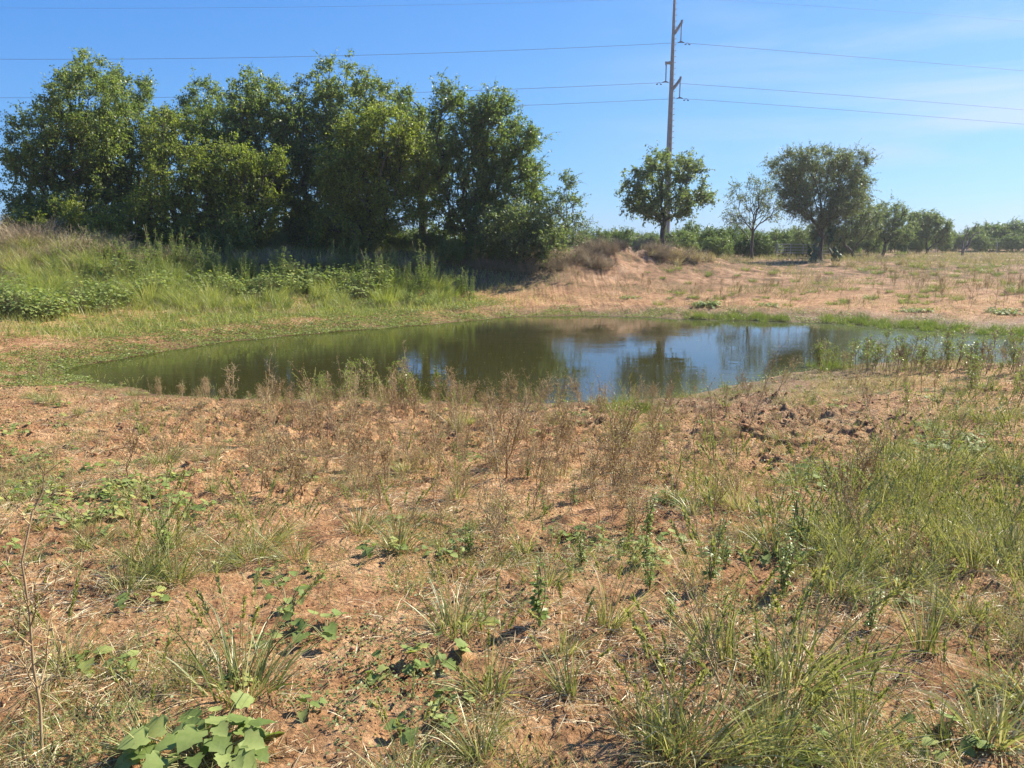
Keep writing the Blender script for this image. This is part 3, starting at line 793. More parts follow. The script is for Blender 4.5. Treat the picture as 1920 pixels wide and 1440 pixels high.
scrub_row([(px_, 428 + rs.rand() * 14, 95 + rs.rand() * 25, int(rs.randint(3))) for px_ in np.linspace(1090, 2050, 44)],
          'distant scrub bush on the skyline behind the right field', 'distant scrub on the skyline')
scrub_row([(px_, 418 + rs.rand() * 18, 62 + rs.rand() * 16, int(rs.randint(3))) for px_ in np.linspace(-60, 1090, 34)],
          'scrub bush seen through the gaps under the left grove', 'scrub bushes behind the grove')

# ------------------------------------------------------------------ power pole and cables
PY = 92.0
def zpx(py): return at_depth(1258, py, PY)[2]
pole_x = at_depth(1254.5, 285, PY)[0]
pole = empty('power_pole', (pole_x, PY, 0.0))
tag(pole, 'tall tapering steel transmission pole rising behind the tree on the mound', 'power pole')
mb = MB()
zs = np.linspace(-0.3, 30.0, 24)
tubes(mb, np.stack([0 * zs, 0 * zs, zs], 1)[None], (0.50 - 0.0125 * zs)[None] * 0.92, 12)
a = np.arange(12) * 2 * np.pi / 12; tr_ = 0.125 * 0.92
mb.add(np.stack([tr_ * np.cos(a), tr_ * np.sin(a), 0 * a + 30.0], 1), [list(range(12))])
mb.obj('shaft', M['steel'], pole)
for z_ in np.arange(8.0, 29, 0.62):
    mb = MB(); rr_ = (0.50 - 0.0125 * z_) * 0.92
    tubes(mb, np.array([[(rr_ * 0.9, -0.05, z_), (rr_ + 0.17, -0.1, z_)]]), np.array([[0.035, 0.035]]), 5)
    mb.obj('step_bolt', M['steel'], pole)
def arm(z_root, z_tip, dx_tip, z_cond):
    rr_ = (0.50 - 0.0125 * z_root) * 0.92; s_ = 1 if dx_tip > 0 else -1
    mb = MB(); P = np.array([[(s_ * rr_ * 0.6, -0.1, z_root), (s_ * (rr_ + abs(dx_tip) * 0.3), -0.12, z_root + (z_tip - z_root) * 0.4), (dx_tip, -0.15, z_tip)]])
    tubes(mb, P, np.array([[0.20, 0.17, 0.12]]), 8)
    tubes(mb, np.array([[(dx_tip, -0.15, z_tip + 0.16), (dx_tip, -0.15, z_tip - 0.22)]]), np.array([[0.14, 0.10]]), 8)
    o = mb.obj('crossarm', M['steel'], pole, True)
    mb = MB(); zz = np.linspace(z_tip - 0.15, z_cond + 0.12, 60)
    rad = 0.045 + 0.045 * (np.arange(60) % 3 == 1)
    tubes(mb, np.stack([np.full(60, dx_tip - s_ * 0.03), np.full(60, -0.15), zz], 1)[None], rad[None], 8)
    tubes(mb, np.array([[(dx_tip - 0.35, -0.15, z_cond), (dx_tip, -0.15, z_cond + 0.09), (dx_tip + 0.35, -0.15, z_cond)]]), np.array([[0.05, 0.08, 0.05]]), 6)
    mb.obj('insulator', M['insulator'], pole)
    return (pole_x + dx_tip, PY - 0.15, z_cond)
mpp = PY / F_PX
A1 = arm(zpx(63), zpx(41), (1276 - 1262.3) * mpp, zpx(80.5))
A2 = arm(zpx(118), zpx(119), -(1260 - 1248.6) * mpp, zpx(155))
A3 = arm(zpx(167), zpx(147), (1273 - 1257.8) * mpp, zpx(185))
def cable(att, left_pts, right_pts, label, rad=0.019, name='power_cable'):
    """sagging cable through the clamp; measured rows on either side"""
    ax, ay, az_ = att
    def side(pts, far):
        pxs = np.array([project(ax, ay, az_)[0]] + [p[0] for p in pts]); pys = np.array([float(project(ax, ay, az_)[1])] + [p[1] for p in pts])
        c = np.polyfit(pxs, pys, 2, w=[8] + [1] * len(pts))
        q = np.linspace(pxs[0], far, 40)
        X, Y, Z = at_depth(q, np.polyval(c, q), ay)
        Z = Z + (az_ - Z[0]) * np.exp(-np.abs(q - q[0]) / 60)
        return np.stack([X, np.full_like(X, ay), Z], 1)
    Lp = side(left_pts, -500)[::-1]; Rp = side(right_pts, 2500)
    P = np.concatenate([Lp, Rp[1:]])
    o = MB(); tubes(o, P[None], np.full((1, len(P)), rad), 6)
    o = o.obj(name, M['cable'], smooth=True)
    tag(o, label, 'cable')
    return P
def damper(att, dxs):
    for d in dxs:
        mb = MB(); x, y, z = att
        for e in (-0.22, 0.22): tubes(mb, np.array([[(d + e - 0.1, 0, -0.2), (d + e + 0.1, 0, -0.2)]]), np.array([[0.06, 0.06]]), 6)
        tubes(mb, np.array([[(d - 0.25, 0, -0.2), (d, 0, 0), (d + 0.25, 0, -0.2)]]), np.array([[0.02, 0.03, 0.02]]), 5)
        o = mb.obj('cable_damper', M['insulator']); o.location = (x, y, z)
        yield o
cable(A1, [(700,103),(350,109.5),(0,111)], [(1500,98.5),(1700,114),(1920,133)], 'uppermost of the three thick power cables held by the pole arms')
cable(A2, [(975,168),(500,179),(0,183.5)], [(1500,172.5),(1700,188),(1920,206)], 'middle of the three power cables, hung from the short left hand arm')
cable(A3, [(965,199.5),(500,210),(0,214)], [(1500,200.5),(1700,215),(1920,233)], 'lowest power cable, hung from the lower right hand arm of the pole')
cable((pole_x, PY - 0.2, zpx(-3)), [(900,8),(500,13),(0,15)], [(1500,9.5),(1700,23),(1920,40)], 'thin shield wire crossing the very top of the sky', 0.009, 'shield_wire')
for att, dx, lb in ((A1, 0.72, 'small weights clamped on the uppermost power cable right of the pole'), (A2, -0.72, 'small weights clamped on the middle power cable left of the pole'), (A3, 0.72, 'small weights clamped on the lowest power cable right of the pole')):
    for o in damper(att, (dx,)): tag(o, lb, 'cable weight')

# ------------------------------------------------------------------ gate, fence, cactus
def on_ground(x, y): return float(height(np.array([x]), np.array([float(y)]), False)[0])
gy_ = 57.0
for (xa, xb, lab) in ((1459, 1530, 'long galvanised pipe gate behind the trunk of the vase shaped tree'), (1541, 1557, 'short end panel of pipe gate right of the tree trunk')):
    X0 = at_depth(xa, 460, gy_)[0]; X1 = at_depth(xb, 460, gy_)[0]; z0 = on_ground(X0, gy_)
    g_ = empty('farm_gate', (X0, gy_, z0)); tag(g_, lab, 'gate')
    w_ = X1 - X0; top = at_depth(1500, 458, gy_)[2] - z0
    mb = MB()
    for zr in np.linspace(top * 0.36, top, 4): tubes(mb, np.array([[(0, 0, zr), (w_, 0, zr)]]), np.array([[0.02, 0.02]]), 8)
    mb.obj('rail', M['gate'], g_)
    mb = MB()
    for xr in np.linspace(0, w_, 4 if w_ > 1.5 else 2): tubes(mb, np.array([[(xr, 0, top * 0.26), (xr, 0, top + 0.02)]]), np.array([[0.027, 0.027]]), 8)
    mb.obj('upright', M['gate'], g_)
    for xr in (-0.12, w_ + 0.12):
        mb = MB(); tubes(mb, np.array([[(xr, 0, -0.1), (xr, 0, top + 0.15)]]), np.array([[0.05, 0.05]]), 8); mb.obj('gate_post', M['post'], g_)
# wire fence running to the right
fy = 78.0
xs = np.arange(at_depth(1700, 455, fy)[0], at_depth(2000, 455, fy)[0], 3.0)
fz = [on_ground(x, fy) for x in xs]
for i, x in enumerate(xs):
    mb = MB(); tubes(mb, np.array([[(0, 0, -0.1), (0, 0, 1.25)]]), np.array([[0.045, 0.04]]), 6)
    o = mb.obj('fence_post', M['post']); o.location = (x, fy, fz[i])
    tag(o, 'thin metal fence post in the wire fence at the far right', 'fence post', 'posts of the far wire fence')
fence = MB()
for k in (0.45, 0.8, 1.15):
    tubes(fence, np.stack([xs, 0 * xs + fy - 0.05, np.array(fz) + k], 1)[None], np.full((1, len(xs)), 0.0025), 4)
tag(fence.obj('fence_wire', M['post']), 'three strands of wire strung between the far right posts', 'fence wire')

def cactus(px, py, D, n, seed, label):
    r = np.random.RandomState(seed)
    x, y, z = at_depth(px, py, D); z = on_ground(x, D)
    mb = MB(); pads = [(np.array([0, 0, 0.0]), np.array([0, 0, 1.0]))]
    allp = []
    for k in range(n):
        b, d = pads[r.randint(max(0, len(pads) - 8), len(pads))]
        if k < 5: b = np.array([r.normal() * 0.10, r.normal() * 0.08, 0.0])
        d2 = norm(np.array([r.normal() * 0.5, r.normal() * 0.4, 0.9]))
        c = b + d2 * 0.13; face = norm(np.cross(d2, rdir(1, r)[0]))
        sd_ = np.cross(d2, face)
        a = np.arange(12) * 2 * np.pi / 12
        prof = [(0.0, 0.25), (0.022, 1.0), (0.0, 1.0)]
        rim = np.array([c + d2 * 0.15 * math.sin(q) + sd_ * 0.11 * math.cos(q) for q in a])
        inr = (rim - c) * 0.6 + c
        V = np.concatenate([rim, inr + face * 0.022, inr - face * 0.022, [c + face * 0.028], [c - face * 0.028]])
        j = np.arange(12); j2 = (j + 1) % 12
        mb.add(V, np.concatenate([np.stack([j, j2, 12 + j2, 12 + j], 1), np.stack([24 + j, 24 + j2, j2, j], 1)]))
        mb.add(V, np.concatenate([np.stack([12 + j, 12 + j2, 36 + 0 * j], 1), np.stack([25 - 1 + j2, 24 + j, 37 + 0 * j], 1)]))
        pads.append((c + d2 * 0.13, d2))
    o = mb.obj('prickly_pear', M['cactus']); o.location = (x, D, z); o.scale = (1.25,) * 3
    tag(o, label, 'cactus')
cactus(1566, 478, 45.0, 34, 5, 'spreading prickly pear right of the trunk of the vase shaped tree')
cactus(1524, 486, 44.5, 16, 6, 'low dark prickly pear at the left foot of the vase shaped tree')

# ------------------------------------------------------------------ plant kinds
def tuft_mesh(seed, n, L, W, spread=0.07, tiltmax=1.1, seeds=3, mat='grass', S=5, dry=0.0):
    r = np.random.RandomState(seed)
    mb = MB()
    az = r.rand(n) * 2 * np.pi; rad = spread * np.sqrt(r.rand(n))
    base = np.stack([np.cos(az) * rad, np.sin(az) * rad, -0.02 + 0 * az], 1)
    az2 = az + r.normal(size=n) * 0.5
    t0 = 0.08 + 0.5 * r.rand(n) * tiltmax; t1 = t0 + (0.2 + r.rand(n) * 1.0) * tiltmax
    ribbons(mb, base, az2, t0, t1, L * (0.35 + 0.65 * r.rand(n)), W * (0.6 + 0.7 * r.rand(n)), S, 0, r=r)
    lean = (r.rand(2) - 0.5) * 0.9
    V = mb.v[-1]; V[:, :2] += np.maximum(V[:, 2:3], 0) * lean
    bent = np.repeat(r.rand(n) < 0.18, 2 * (S + 1)); zc = V[:, 2]; V[bent, 2] = np.where(zc[bent] > L * 0.32, L * 0.64 - zc[bent], zc[bent]); V[:, 2] = np.maximum(V[:, 2], -0.02)
    # dead thatch at the foot
    m = int(n * 0.9); az = r.rand(m) * 2 * np.pi
    base = np.stack([np.cos(az) * spread, np.sin(az) * spread, 0.005 + 0 * az], 1)
    ribbons(mb, base, az + r.normal(size=m) * 0.6, 0.9 + 0.4 * r.rand(m), 1.35 + 0.4 * r.rand(m), L * 0.5 * (0.3 + r.rand(m)), W * 0.6 + 0 * az, 3, 1, r=r)
    blades = mb.mesh('grass_blades', [M[mat], M['straw']])
    sh = None
    if seeds:
        sm = MB(); az = r.rand(seeds) * 2 * np.pi
        base = np.zeros((seeds, 3)); t0 = 0.05 + 0.45 * r.rand(seeds)
        mb2 = MB()
        P = ribbons(mb2, base, az, t0, t0 + 0.15 + 0.3 * r.rand(seeds), L * (0.95 + 0.5 * r.rand(seeds)), np.full(seeds, 0.001), 8, r=r)
        R = np.full((seeds, 9), 0.0014); tubes(sm, P, R, 3)
        # spike of overlapping spikelets
        k = 46
        tt = 0.76 + 0.24 * r.rand(seeds, k); ii_ = tt * 8; i0 = np.minimum(ii_.astype(int), 7); fr_ = (ii_ - i0)[..., None]
        C = (P[np.arange(seeds)[:, None], i0] * (1 - fr_) + P[np.arange(seeds)[:, None], i0 + 1] * fr_).reshape(-1, 3)
        T = norm((P[:, -1] - P[:, -3])); T = np.repeat(T, k, 0)
        leaves(sm, C, norm(T + 0.55 * rdir(len(C), r)), rdir(len(C), r), 0.022, 0.007)
        sh = sm.mesh('seed_stalks', M['seed'])
    return blades, sh

TUFT = [tuft_mesh(100 + k, [52, 70, 90, 40, 110, 60][k], [0.34, 0.40, 0.46, 0.30, 0.42, 0.5][k], 0.0062, [.05, .07, .09, .04, .11, .06][k],
                  [1.0, 1.2, 1.1, 0.8, 1.3, 0.7][k], [4, 7, 9, 3, 8, 9][k]) for k in range(6)]
def put(kind, meshes, loc, rz, sc, label, cat, group=None, childname=None, tilt=(0, 0)):
    o = bpy.data.objects.new(kind, meshes[0]); COL.objects.link(o)
    o.location = loc; o.rotation_euler = (tilt[0], tilt[1], rz); o.scale = (sc, sc, sc)
    tag(o, label, cat, group)
    if len(meshes) > 1 and meshes[1] is not None:
        c = bpy.data.objects.new(childname, meshes[1]); COL.objects.link(c); c.parent = o
    return o
occupied = []
def gput(kind, meshes, px, py, sc, label, cat, group=None, childname=None, rz=None):
    x, y, z = ground_px(px, py)
    occupied.append((x, y))
    return put(kind, meshes, (x, y, z - 0.005), rng.rand() * 6.28 if rz is None else rz, sc, label, cat, group, childname)

# grass tufts that stand out one by one in the photograph
NOTABLE_TUFTS = [
 (455,1300,1.25,4,'large bushy pale green grass tuft above the big-leaved plant at bottom left'),
 (125,1256,0.95,1,'spreading grass tuft near the left edge with a small broad leaf at its foot'),
 (275,1404,1.0,0,'blue green grass tuft immediately left of the big-leaved plant at bottom left'),
 (240,1108,1.0,2,'dense grass tuft with tall stalks before the low broad leaved patch at left'),
 (290,1085,1.0,5,'upright stalky grass tuft beside the dark leafy forb on the left'),
 (918,1302,0.95,1,'grass tuft with radiating blades just left of bottom centre'),
 (1063,1310,1.0,3,'small grass tuft with a pale base and its shadow at bottom centre'),
 (855,1190,0.95,4,'flattened arching grass tuft in the centre foreground'),
 (1140,1180,0.9,5,'narrow upright grass tuft right of the central leafy forb'),
 (1490,1300,1.35,2,'tallest dark green grass tuft with heavy seed heads at lower right'),
 (1350,1240,1.3,5,'tall loose grass tuft left of the tallest one at lower right'),
 (1300,1425,1.2,4,'broad grass tuft cut by the bottom edge right of centre'),
 (1440,1430,1.1,2,'grass tuft at the bottom edge under the tallest tuft'),
 (1855,1398,1.05,1,'isolated green grass tuft near the bottom right corner'),
 (1810,1165,0.8,4,'sprawling pale tuft on bare orange soil at right'),
 (1240,1420,1.0,1,'grass tuft with fine blades at the bottom edge just right of centre'),
 (900,1430,0.9,0,'thin grass tuft at the bottom edge at the centre'),
 (65,1190,0.8,0,'small grass tuft at the left edge in the foreground'),
 (1340,945,1.25,5,'tall reddish based grass tuft in the middle right beside the damp soil'),
 (1385,960,1.1,2,'second tall reddish based grass tuft just right of its neighbour'),
 (1265,945,1.0,1,'grass tuft growing out of dry brown weeds right of centre'),
 (395,860,0.75,1,'lone grass tuft on the bare red soil left of the dry weeds'),
 (305,800,0.7,3,'small tuft on the bare soil by the near left shore'),
 (1455,835,0.8,3,'thin tuft on damp cloddy soil near the right shore'),
 (1640,935,1.0,2,'pale green tuft at the top of the dense grass on the right'),
 (1840,795,1.0,2,'upright tuft with broad leaves behind at the right edge of the cloddy soil'),
 (1700,1030,1.2,4,'largest tuft in the thick grass on the right'),
]
for px_, py_, sc_, k_, lb in NOTABLE_TUFTS:
    gput('grass_tuft', TUFT[k_], px_, py_, sc_ * 0.82, lb, 'grass tuft', None, 'seed_stalks')

def scatter_px(n, blobs, seed, ylim=(725, 1500), xlim=(-150, 2070), sdmin=0.15, mind=0.0, base=0.0):
    """pick ground positions with a density given by soft patches seen in the photograph"""
    r = np.random.RandomState(seed); out = []
    tries = 0
    while len(out) < n and tries < 60:
        m = 4000
        X = (r.rand(m) - 0.5) * 44; Y = 1.7 + r.rand(m) ** 1.0 * 30
        Z = height(X, Y, False)
        px, py, dep = project(X, Y, Z)
        ok = (px > xlim[0]) & (px < xlim[1]) & (py > ylim[0]) & (py < ylim[1]) & (pond_sd(X, Y) > sdmin)
        dens = np.full(m, base)
        for (bx, by, rx, ry, w) in blobs:
            dens = np.maximum(dens, w * np.exp(-(((px - bx) / rx) ** 2 + ((py - by) / ry) ** 2)))
        dens = dens * (1 - 0.8 * np.exp(-(((px - 1560) / 150) ** 2 + ((py - 800) / 75) ** 2))) * (0.35 + 1.3 * ss(-0.3, 0.4, fbm(X * 1.1, Y * 1.1, 2, seed)))
        ok &= r.rand(m) < dens
        for i in np.where(ok)[0]:
            if len(out) >= n: break
            if mind and any((X[i] - a) ** 2 + (Y[i] - b) ** 2 < mind * mind for a, b, _ in out[-250:]): continue
            out.append((X[i], Y[i], 0))
        tries += 1
    P = np.array(out)[:, :2]
    return P, height(P[:, 0], P[:, 1])

# further tufts
P, Z = scatter_px(225, [(1750,980,260,90,1.0),(1650,1060,300,90,1.0),(1860,800,90,90,0.22),(1500,1350,420,120,0.55),(330,1050,200,90,0.35),(1880,1150,120,200,0.35)], 201, mind=0.09, base=0.03)
for (x, y), z in zip(P, Z):
    k_ = rng.randint(6)
    put('grass_tuft', TUFT[k_], (x, y, z - 0.01), rng.rand() * 6.28, 0.45 + 0.45 * rng.rand(), 'smaller green grass tuft among others on the foreground soil', 'grass tuft', 'grass tufts on the foreground soil', 'seed_stalks')
P, Z = scatter_px(120, [], 202, mind=0.15, base=0.20)
for (x, y), z in zip(P, Z):
    k_ = rng.randint(4)
    put('grass_seedling', (TUFT[k_][0],), (x, y, z - 0.01), rng.rand() * 6.28, 0.18 + 0.25 * rng.rand(), 'little grass seedling on the reddish near soil', 'grass tuft', 'little grass seedlings')

# dry reddish weeds
def weed_mesh(seed, H, nb, lean=0.1, bud=1.0, green=False):
    r = np.random.RandomState(seed); st = MB(); bd = MB()
    nst = r.randint(1, 4)
    for s_ in range(nst):
        a = r.rand() * 6.28; ln = lean + 0.25 * r.rand() * (nst > 1)
        t = np.linspace(0, 1, 6)[:, None]; h_ = H * (0.7 + 0.3 * r.rand())
        main = np.concatenate([np.cos(a) * ln * h_ * t ** 1.3, np.sin(a) * ln * h_ * t ** 1.3, h_ * t], 1) + np.concatenate([np.zeros((1, 3)), r.normal(size=(5, 3)) * 0.008])
        tubes(st, main[None], np.linspace(0.0036, 0.0018, 6)[None], 4)
        f = 0.25 + 0.73 * r.rand(nb); ix = f * 5; i0 = np.minimum(ix.astype(int), 4); fr_ = (ix - i0)[:, None]
        B = main[i0] * (1 - fr_) + main[i0 + 1] * fr_
        ang = r.rand(nb) * 6.28; el = 0.5 + 0.5 * r.rand(nb); L = h_ * (0.10 + 0.30 * r.rand(nb)) * (1.15 - f * 0.6)
        d = np.stack([np.cos(ang) * np.cos(el), np.sin(ang) * np.cos(el), np.sin(el)], 1)
        M1 = B + d * L[:, None] * 0.5; E = B + norm(d + np.array([0, 0, 0.5])) * L[:, None]
        tubes(st, np.stack([B, M1, E], 1), np.stack([0.0016 + 0 * L, 0.0013 + 0 * L, 0.0009 + 0 * L], 1), 3)
        # twiglets
        B2 = np.repeat(M1, 3, 0) + np.repeat((E - M1), 3, 0) * r.rand(nb * 3, 1); d2 = norm(np.repeat(norm(E - M1), 3, 0) + 0.9 * rdir(nb * 3, r)); L2 = 0.02 + 0.04 * r.rand(nb * 3)
        E2 = B2 + d2 * L2[:, None]
        tubes(st, np.stack([B2, E2], 1), np.stack([0.0011 + 0 * L2, 0.0007 + 0 * L2], 1), 3)
        C = np.concatenate([E, E2, B2 + (E2 - B2) * 0.5, M1, main[3:]]); C = C[r.rand(len(C)) < 0.75]; C = np.repeat(C, 1, 0) + r.normal(size=(len(C), 3)) * 0.006
        leaves(bd, C, rdir(len(C), r), rdir(len(C), r), (0.018 if green else 0.011) * bud, 0.006 * bud)
    return st.mesh('weed_stems', M['weed_stem']), bd.mesh('weed_buds', M['forb_leaf'] if green else M['weed_bud'])
WEED = [weed_mesh(300 + k, [0.34, 0.42, 0.28, 0.5, 0.36, 0.3][k], [12, 15, 10, 13, 18, 9][k]) for k in range(6)]
WEEDG = [weed_mesh(320 + k, [0.30, 0.40][k], [12, 14][k], green=True, bud=1.2) for k in range(2)]
P, Z = scatter_px(300, [(800,840,330,110,1.0),(1050,880,260,120,1.0),(600,800,200,80,0.6),(1150,800,160,60,0.5),(900,960,300,70,0.5),(1500,830,160,70,0.10),(1650,680,200,40,0.5),(1250,760,200,40,0.3)], 203, mind=0.06, base=0.02)
for (x, y), z in zip(P, Z):
    k_ = rng.randint(6)
    put('dry_weed', WEED[k_], (x, y, z - 0.01), rng.rand() * 6.28, 0.5 + 1.15 * rng.rand() ** 1.6, 'thin dry reddish brown weed in the belt between the pond and the foreground', 'dry weed', 'dry brown weeds before the pond', 'buds',
        ((rng.rand() - 0.5) * 0.6, (rng.rand() - 0.5) * 0.6))
NOT_WEEDS = [(1125,775,1.15,3,'tall dry weed standing against the bright water right of centre'),(815,770,1.1,1,'tall dry weed at the near shore against dark water'),
             (1205,770,1.0,3,'thin dry weed on the near shore below the sky reflection'),(80,1425,1.7,3,'single tall brown stalk near the bottom left corner'),
             (300,760,0.8,0,'spindly dry weed at the near left shore'),(1606,735,1.0,1,'red stemmed weed on the damp soil point at right'),
             (650,765,0.9,5,'yellowish weed at the near shore left of centre')]
for px_, py_, sc_, k_, lb in NOT_WEEDS:
    gput('dry_weed', WEED[k_], px_, py_, sc_, lb, 'dry weed', None, 'buds')
P, Z = scatter_px(36, [(700,760,120,25,0.4),(1850,720,140,40,0.8)], 204, mind=0.1, base=0.0)
for (x, y), z in zip(P, Z):
    put('green_weed', WEEDG[rng.randint(2)], (x, y, z - 0.01), rng.rand() * 6.28, 0.8 + 1.1 * rng.rand(), 'green upright weed on the bank at the right arm of the pond', 'weed', 'green weeds on the near right bank', 'buds')
rw = np.random.RandomState(404)
for k in range(120):
    x, y, z = ground_px(1535 + 430 * rw.rand(), 684 + 22 * rw.rand())
    put('green_weed', (WEEDG + WEEDG + WEED[:1])[rw.randint(5)], (x, y, max(z, WATER) - 0.01), rw.rand() * 6.28, 0.7 + 1.3 * rw.rand(), 'upright weed at the very edge of the right arm of the pond', 'weed', 'weeds at the edge of the right arm', 'buds')

def stamp(name, variants, P, Z, scs, mats_names, r):
    out = {}
    for vi in range(len(variants)):
        sel = np.where(np.arange(len(P)) % len(variants) == vi)[0]
        for part in range(2):
            me = variants[vi][part]
            nv = len(me.vertices); co = np.zeros(nv * 3, np.float32); me.vertices.foreach_get('co', co); co = co.reshape(-1, 3)
            nf = len(me.polygons); li = np.zeros(nf * 4, np.int32); me.loops.foreach_get('vertex_index', li); li = li.reshape(-1, 4)
            a = r.rand(len(sel)) * 6.28; c_, s_ = np.cos(a)[:, None], np.sin(a)[:, None]; k = scs[sel][:, None]
            V = np.stack([(co[None, :, 0] * c_ - co[None, :, 1] * s_) * k + P[sel, 0:1], (co[None, :, 0] * s_ + co[None, :, 1] * c_) * k + P[sel, 1:2], co[None, :, 2] * k + Z[sel][:, None]], -1)
            out.setdefault('mb', MB()).add(V, (np.arange(len(sel))[:, None, None] * nv + li[None]).reshape(-1, 4), part)
    return out['mb'].obj(name, [M[m] for m in mats_names])
P, Z = scatter_px(520, [(800,850,380,120,1.0),(1080,900,280,130,1.0),(600,820,250,100,0.7),(1150,800,200,70,0.6),(900,1000,350,80,0.5),(300,900,250,120,0.25),(1500,1000,400,150,0.15)], 213, mind=0.0, base=0.05)
tag(stamp('weed_thicket', WEED[:4], P, Z - 0.01, 0.3 + 0.6 * rng.rand(len(P)) ** 1.5, ['weed_stem', 'weed_bud'], rng), kind='stuff', label='thicket of small dry brown weeds filling the belt before the pond', cat='dry weeds')

# broad leaved low plants
def broad_mesh(seed, n, R, H, LL, shape='lobed'):
    r = np.random.RandomState(seed); st = MB(); lf = MB()
    az = r.rand(n) * 6.28; rad = R * np.sqrt(r.rand(n)) ; hh = H * (0.35 + 0.65 * r.rand(n)) * (1.1 - 0.5 * rad / R)
    C = np.stack([np.cos(az) * rad, np.sin(az) * rad, hh], 1)
    B = C * np.array([0.25, 0.25, 0.0]); Mi = (B + C) / 2 + np.array([0, 0, 0.2]) * hh[:, None]
    tubes(st, np.stack([B, Mi, C], 1), np.stack([0.0026 + 0 * az, 0.002 + 0 * az, 0.0016 + 0 * az], 1), 4)
    D = norm(np.stack([np.cos(az), np.sin(az), 0 * az], 1) + 0.6 * rdir(n, r) * np.array([1, 1, 0.4]) + np.array([0, 0, -0.1])); Nn = norm(np.array([0, 0, 1.0]) + 0.45 * rdir(n, r))
    sc = 0.55 + 0.6 * r.rand(n)
    leaves(lf, C, D, Nn, LL * sc, LL * 1.0 * sc, 0, 0.22, shape, 0.2)
    return st.mesh('leaf_stalks', M['green_stem']), lf.mesh('leaves', M['broad_leaf'])
BROAD = [broad_mesh(400, 46, 0.17, 0.15, 0.075), broad_mesh(401, 8, 0.07, 0.09, 0.06), broad_mesh(402, 13, 0.10, 0.11, 0.06), broad_mesh(403, 28, 0.18, 0.10, 0.055, 'oval'), broad_mesh(404, 5, 0.05, 0.07, 0.055)]
NOT_BROAD = [(385,1425,1.15,0,'large clump of pale green lobed leaves at the bottom left'),(740,1265,1.0,2,'small broad leaved seedling with one yellow leaf left of bottom centre'),
 (580,1345,0.9,4,'tiny broad leaved seedling casting a dark shadow, right of the big-leaved plant'),(165,1250,0.95,1,'broad leaved seedling tucked into the spreading tuft near the left edge'),
 (270,1140,0.95,2,'round leaved plant beside the dense grass tuft on the left'),(235,1275,0.7,1,'very small leaf cluster between two tufts at lower left'),
 (610,1200,1.1,2,'broad leaved plant at the right side of the large bushy tuft'),(540,1140,1.0,2,'plant with rounded leaves above the large bushy tuft'),
 (820,1240,1.0,2,'broad leaves shaded by grass blades at the centre'),(845,1320,0.8,1,'leaf cluster low in the grass left of the bottom centre tuft'),
 (1490,1405,1.0,2,'bright leaf cluster at the foot of the tall grass at the bottom right'),(1760,1400,1.1,2,'upright bright green leafy sprig left of the isolated corner tuft'),
 (720,1045,1.1,2,'pale leaved plant in the middle foreground'),(1765,850,1.5,3,'fresh green vine patch on the cloddy soil at right'),(1560,905,1.5,3,'pale vine patch in front of the dark clods at right')]
for px_, py_, sc_, k_, lb in NOT_BROAD:
    gput('broadleaf_plant', BROAD[k_], px_, py_, sc_, lb, 'leafy plant', None, 'leaves')
P, Z = scatter_px(240, [(180,945,170,45,1.0),(30,840,60,25,0.9),(60,905,60,30,0.4),(260,920,90,30,0.8),(1590,890,120,30,0.6),(1780,850,100,40,0.5),(1560,660,10,10,0),(1850,690,90,30,0.7),(1150,1000,120,30,0.25),(700,1040,200,80,0.15),(1250,1020,250,60,0.2)], 205, mind=0.07, base=0.015)
for (x, y), z in zip(P, Z):
    put('broadleaf_plant', BROAD[rng.choice([1, 2, 3, 4])], (x, y, z - 0.005), rng.rand() * 6.28, 0.5 + 0.6 * rng.rand(), 'low pale green broad leaved plant in the near ground patches', 'leafy plant', 'low broad leaved plants on the near ground', 'leaves')

# upright leafy forbs
def forb_mesh(seed, H, n, LL, lm='forb_leaf', nst=4, spread=0.25, wid=0.5):
    r = np.random.RandomState(seed); st = MB(); lf = MB()
    for s_ in range(nst):
        a = r.rand() * 6.28; t = np.linspace(0, 1, 6)[:, None]; h_ = H * (0.6 + 0.4 * r.rand()); ln = spread * r.rand()
        main = np.concatenate([np.cos(a) * ln * h_ * t, np.sin(a) * ln * h_ * t, h_ * t], 1)
        main[1:] += r.normal(size=(5, 3)) * 0.006
        tubes(st, main[None], np.linspace(0.004, 0.0018, 6)[None] * max(1, H / 0.6), 4)
        f = 0.12 + 0.88 * r.rand(n); ix = f * 5; i0 = np.minimum(ix.astype(int), 4); fr_ = (ix - i0)[:, None]
        B = main[i0] * (1 - fr_) + main[i0 + 1] * fr_
        ang = r.rand(n) * 6.28; el = 0.1 + 0.8 * r.rand(n)
        d = np.stack([np.cos(ang) * np.cos(el), np.sin(ang) * np.cos(el), np.sin(el)], 1)
        sc = (1.15 - 0.6 * f) * (0.6 + 0.6 * r.rand(n))
        off = B + d * (LL * 0.35 * sc)[:, None]
        leaves(lf, off, norm(d + np.array([0, 0, -0.25])), norm(np.array([0, 0, 1.0]) + 0.5 * rdir(n, r)), LL * sc, LL * wid * sc, 0, 0.2, 'oval', 0.25)
    return st.mesh('forb_stems', M['green_stem']), lf.mesh('leaves', M[lm])
FORB = [forb_mesh(500, 0.38, 26, 0.032, nst=7), forb_mesh(501, 0.34, 18, 0.040, nst=6, wid=0.55), forb_mesh(502, 0.45, 30, 0.040, nst=5, wid=0.42)]
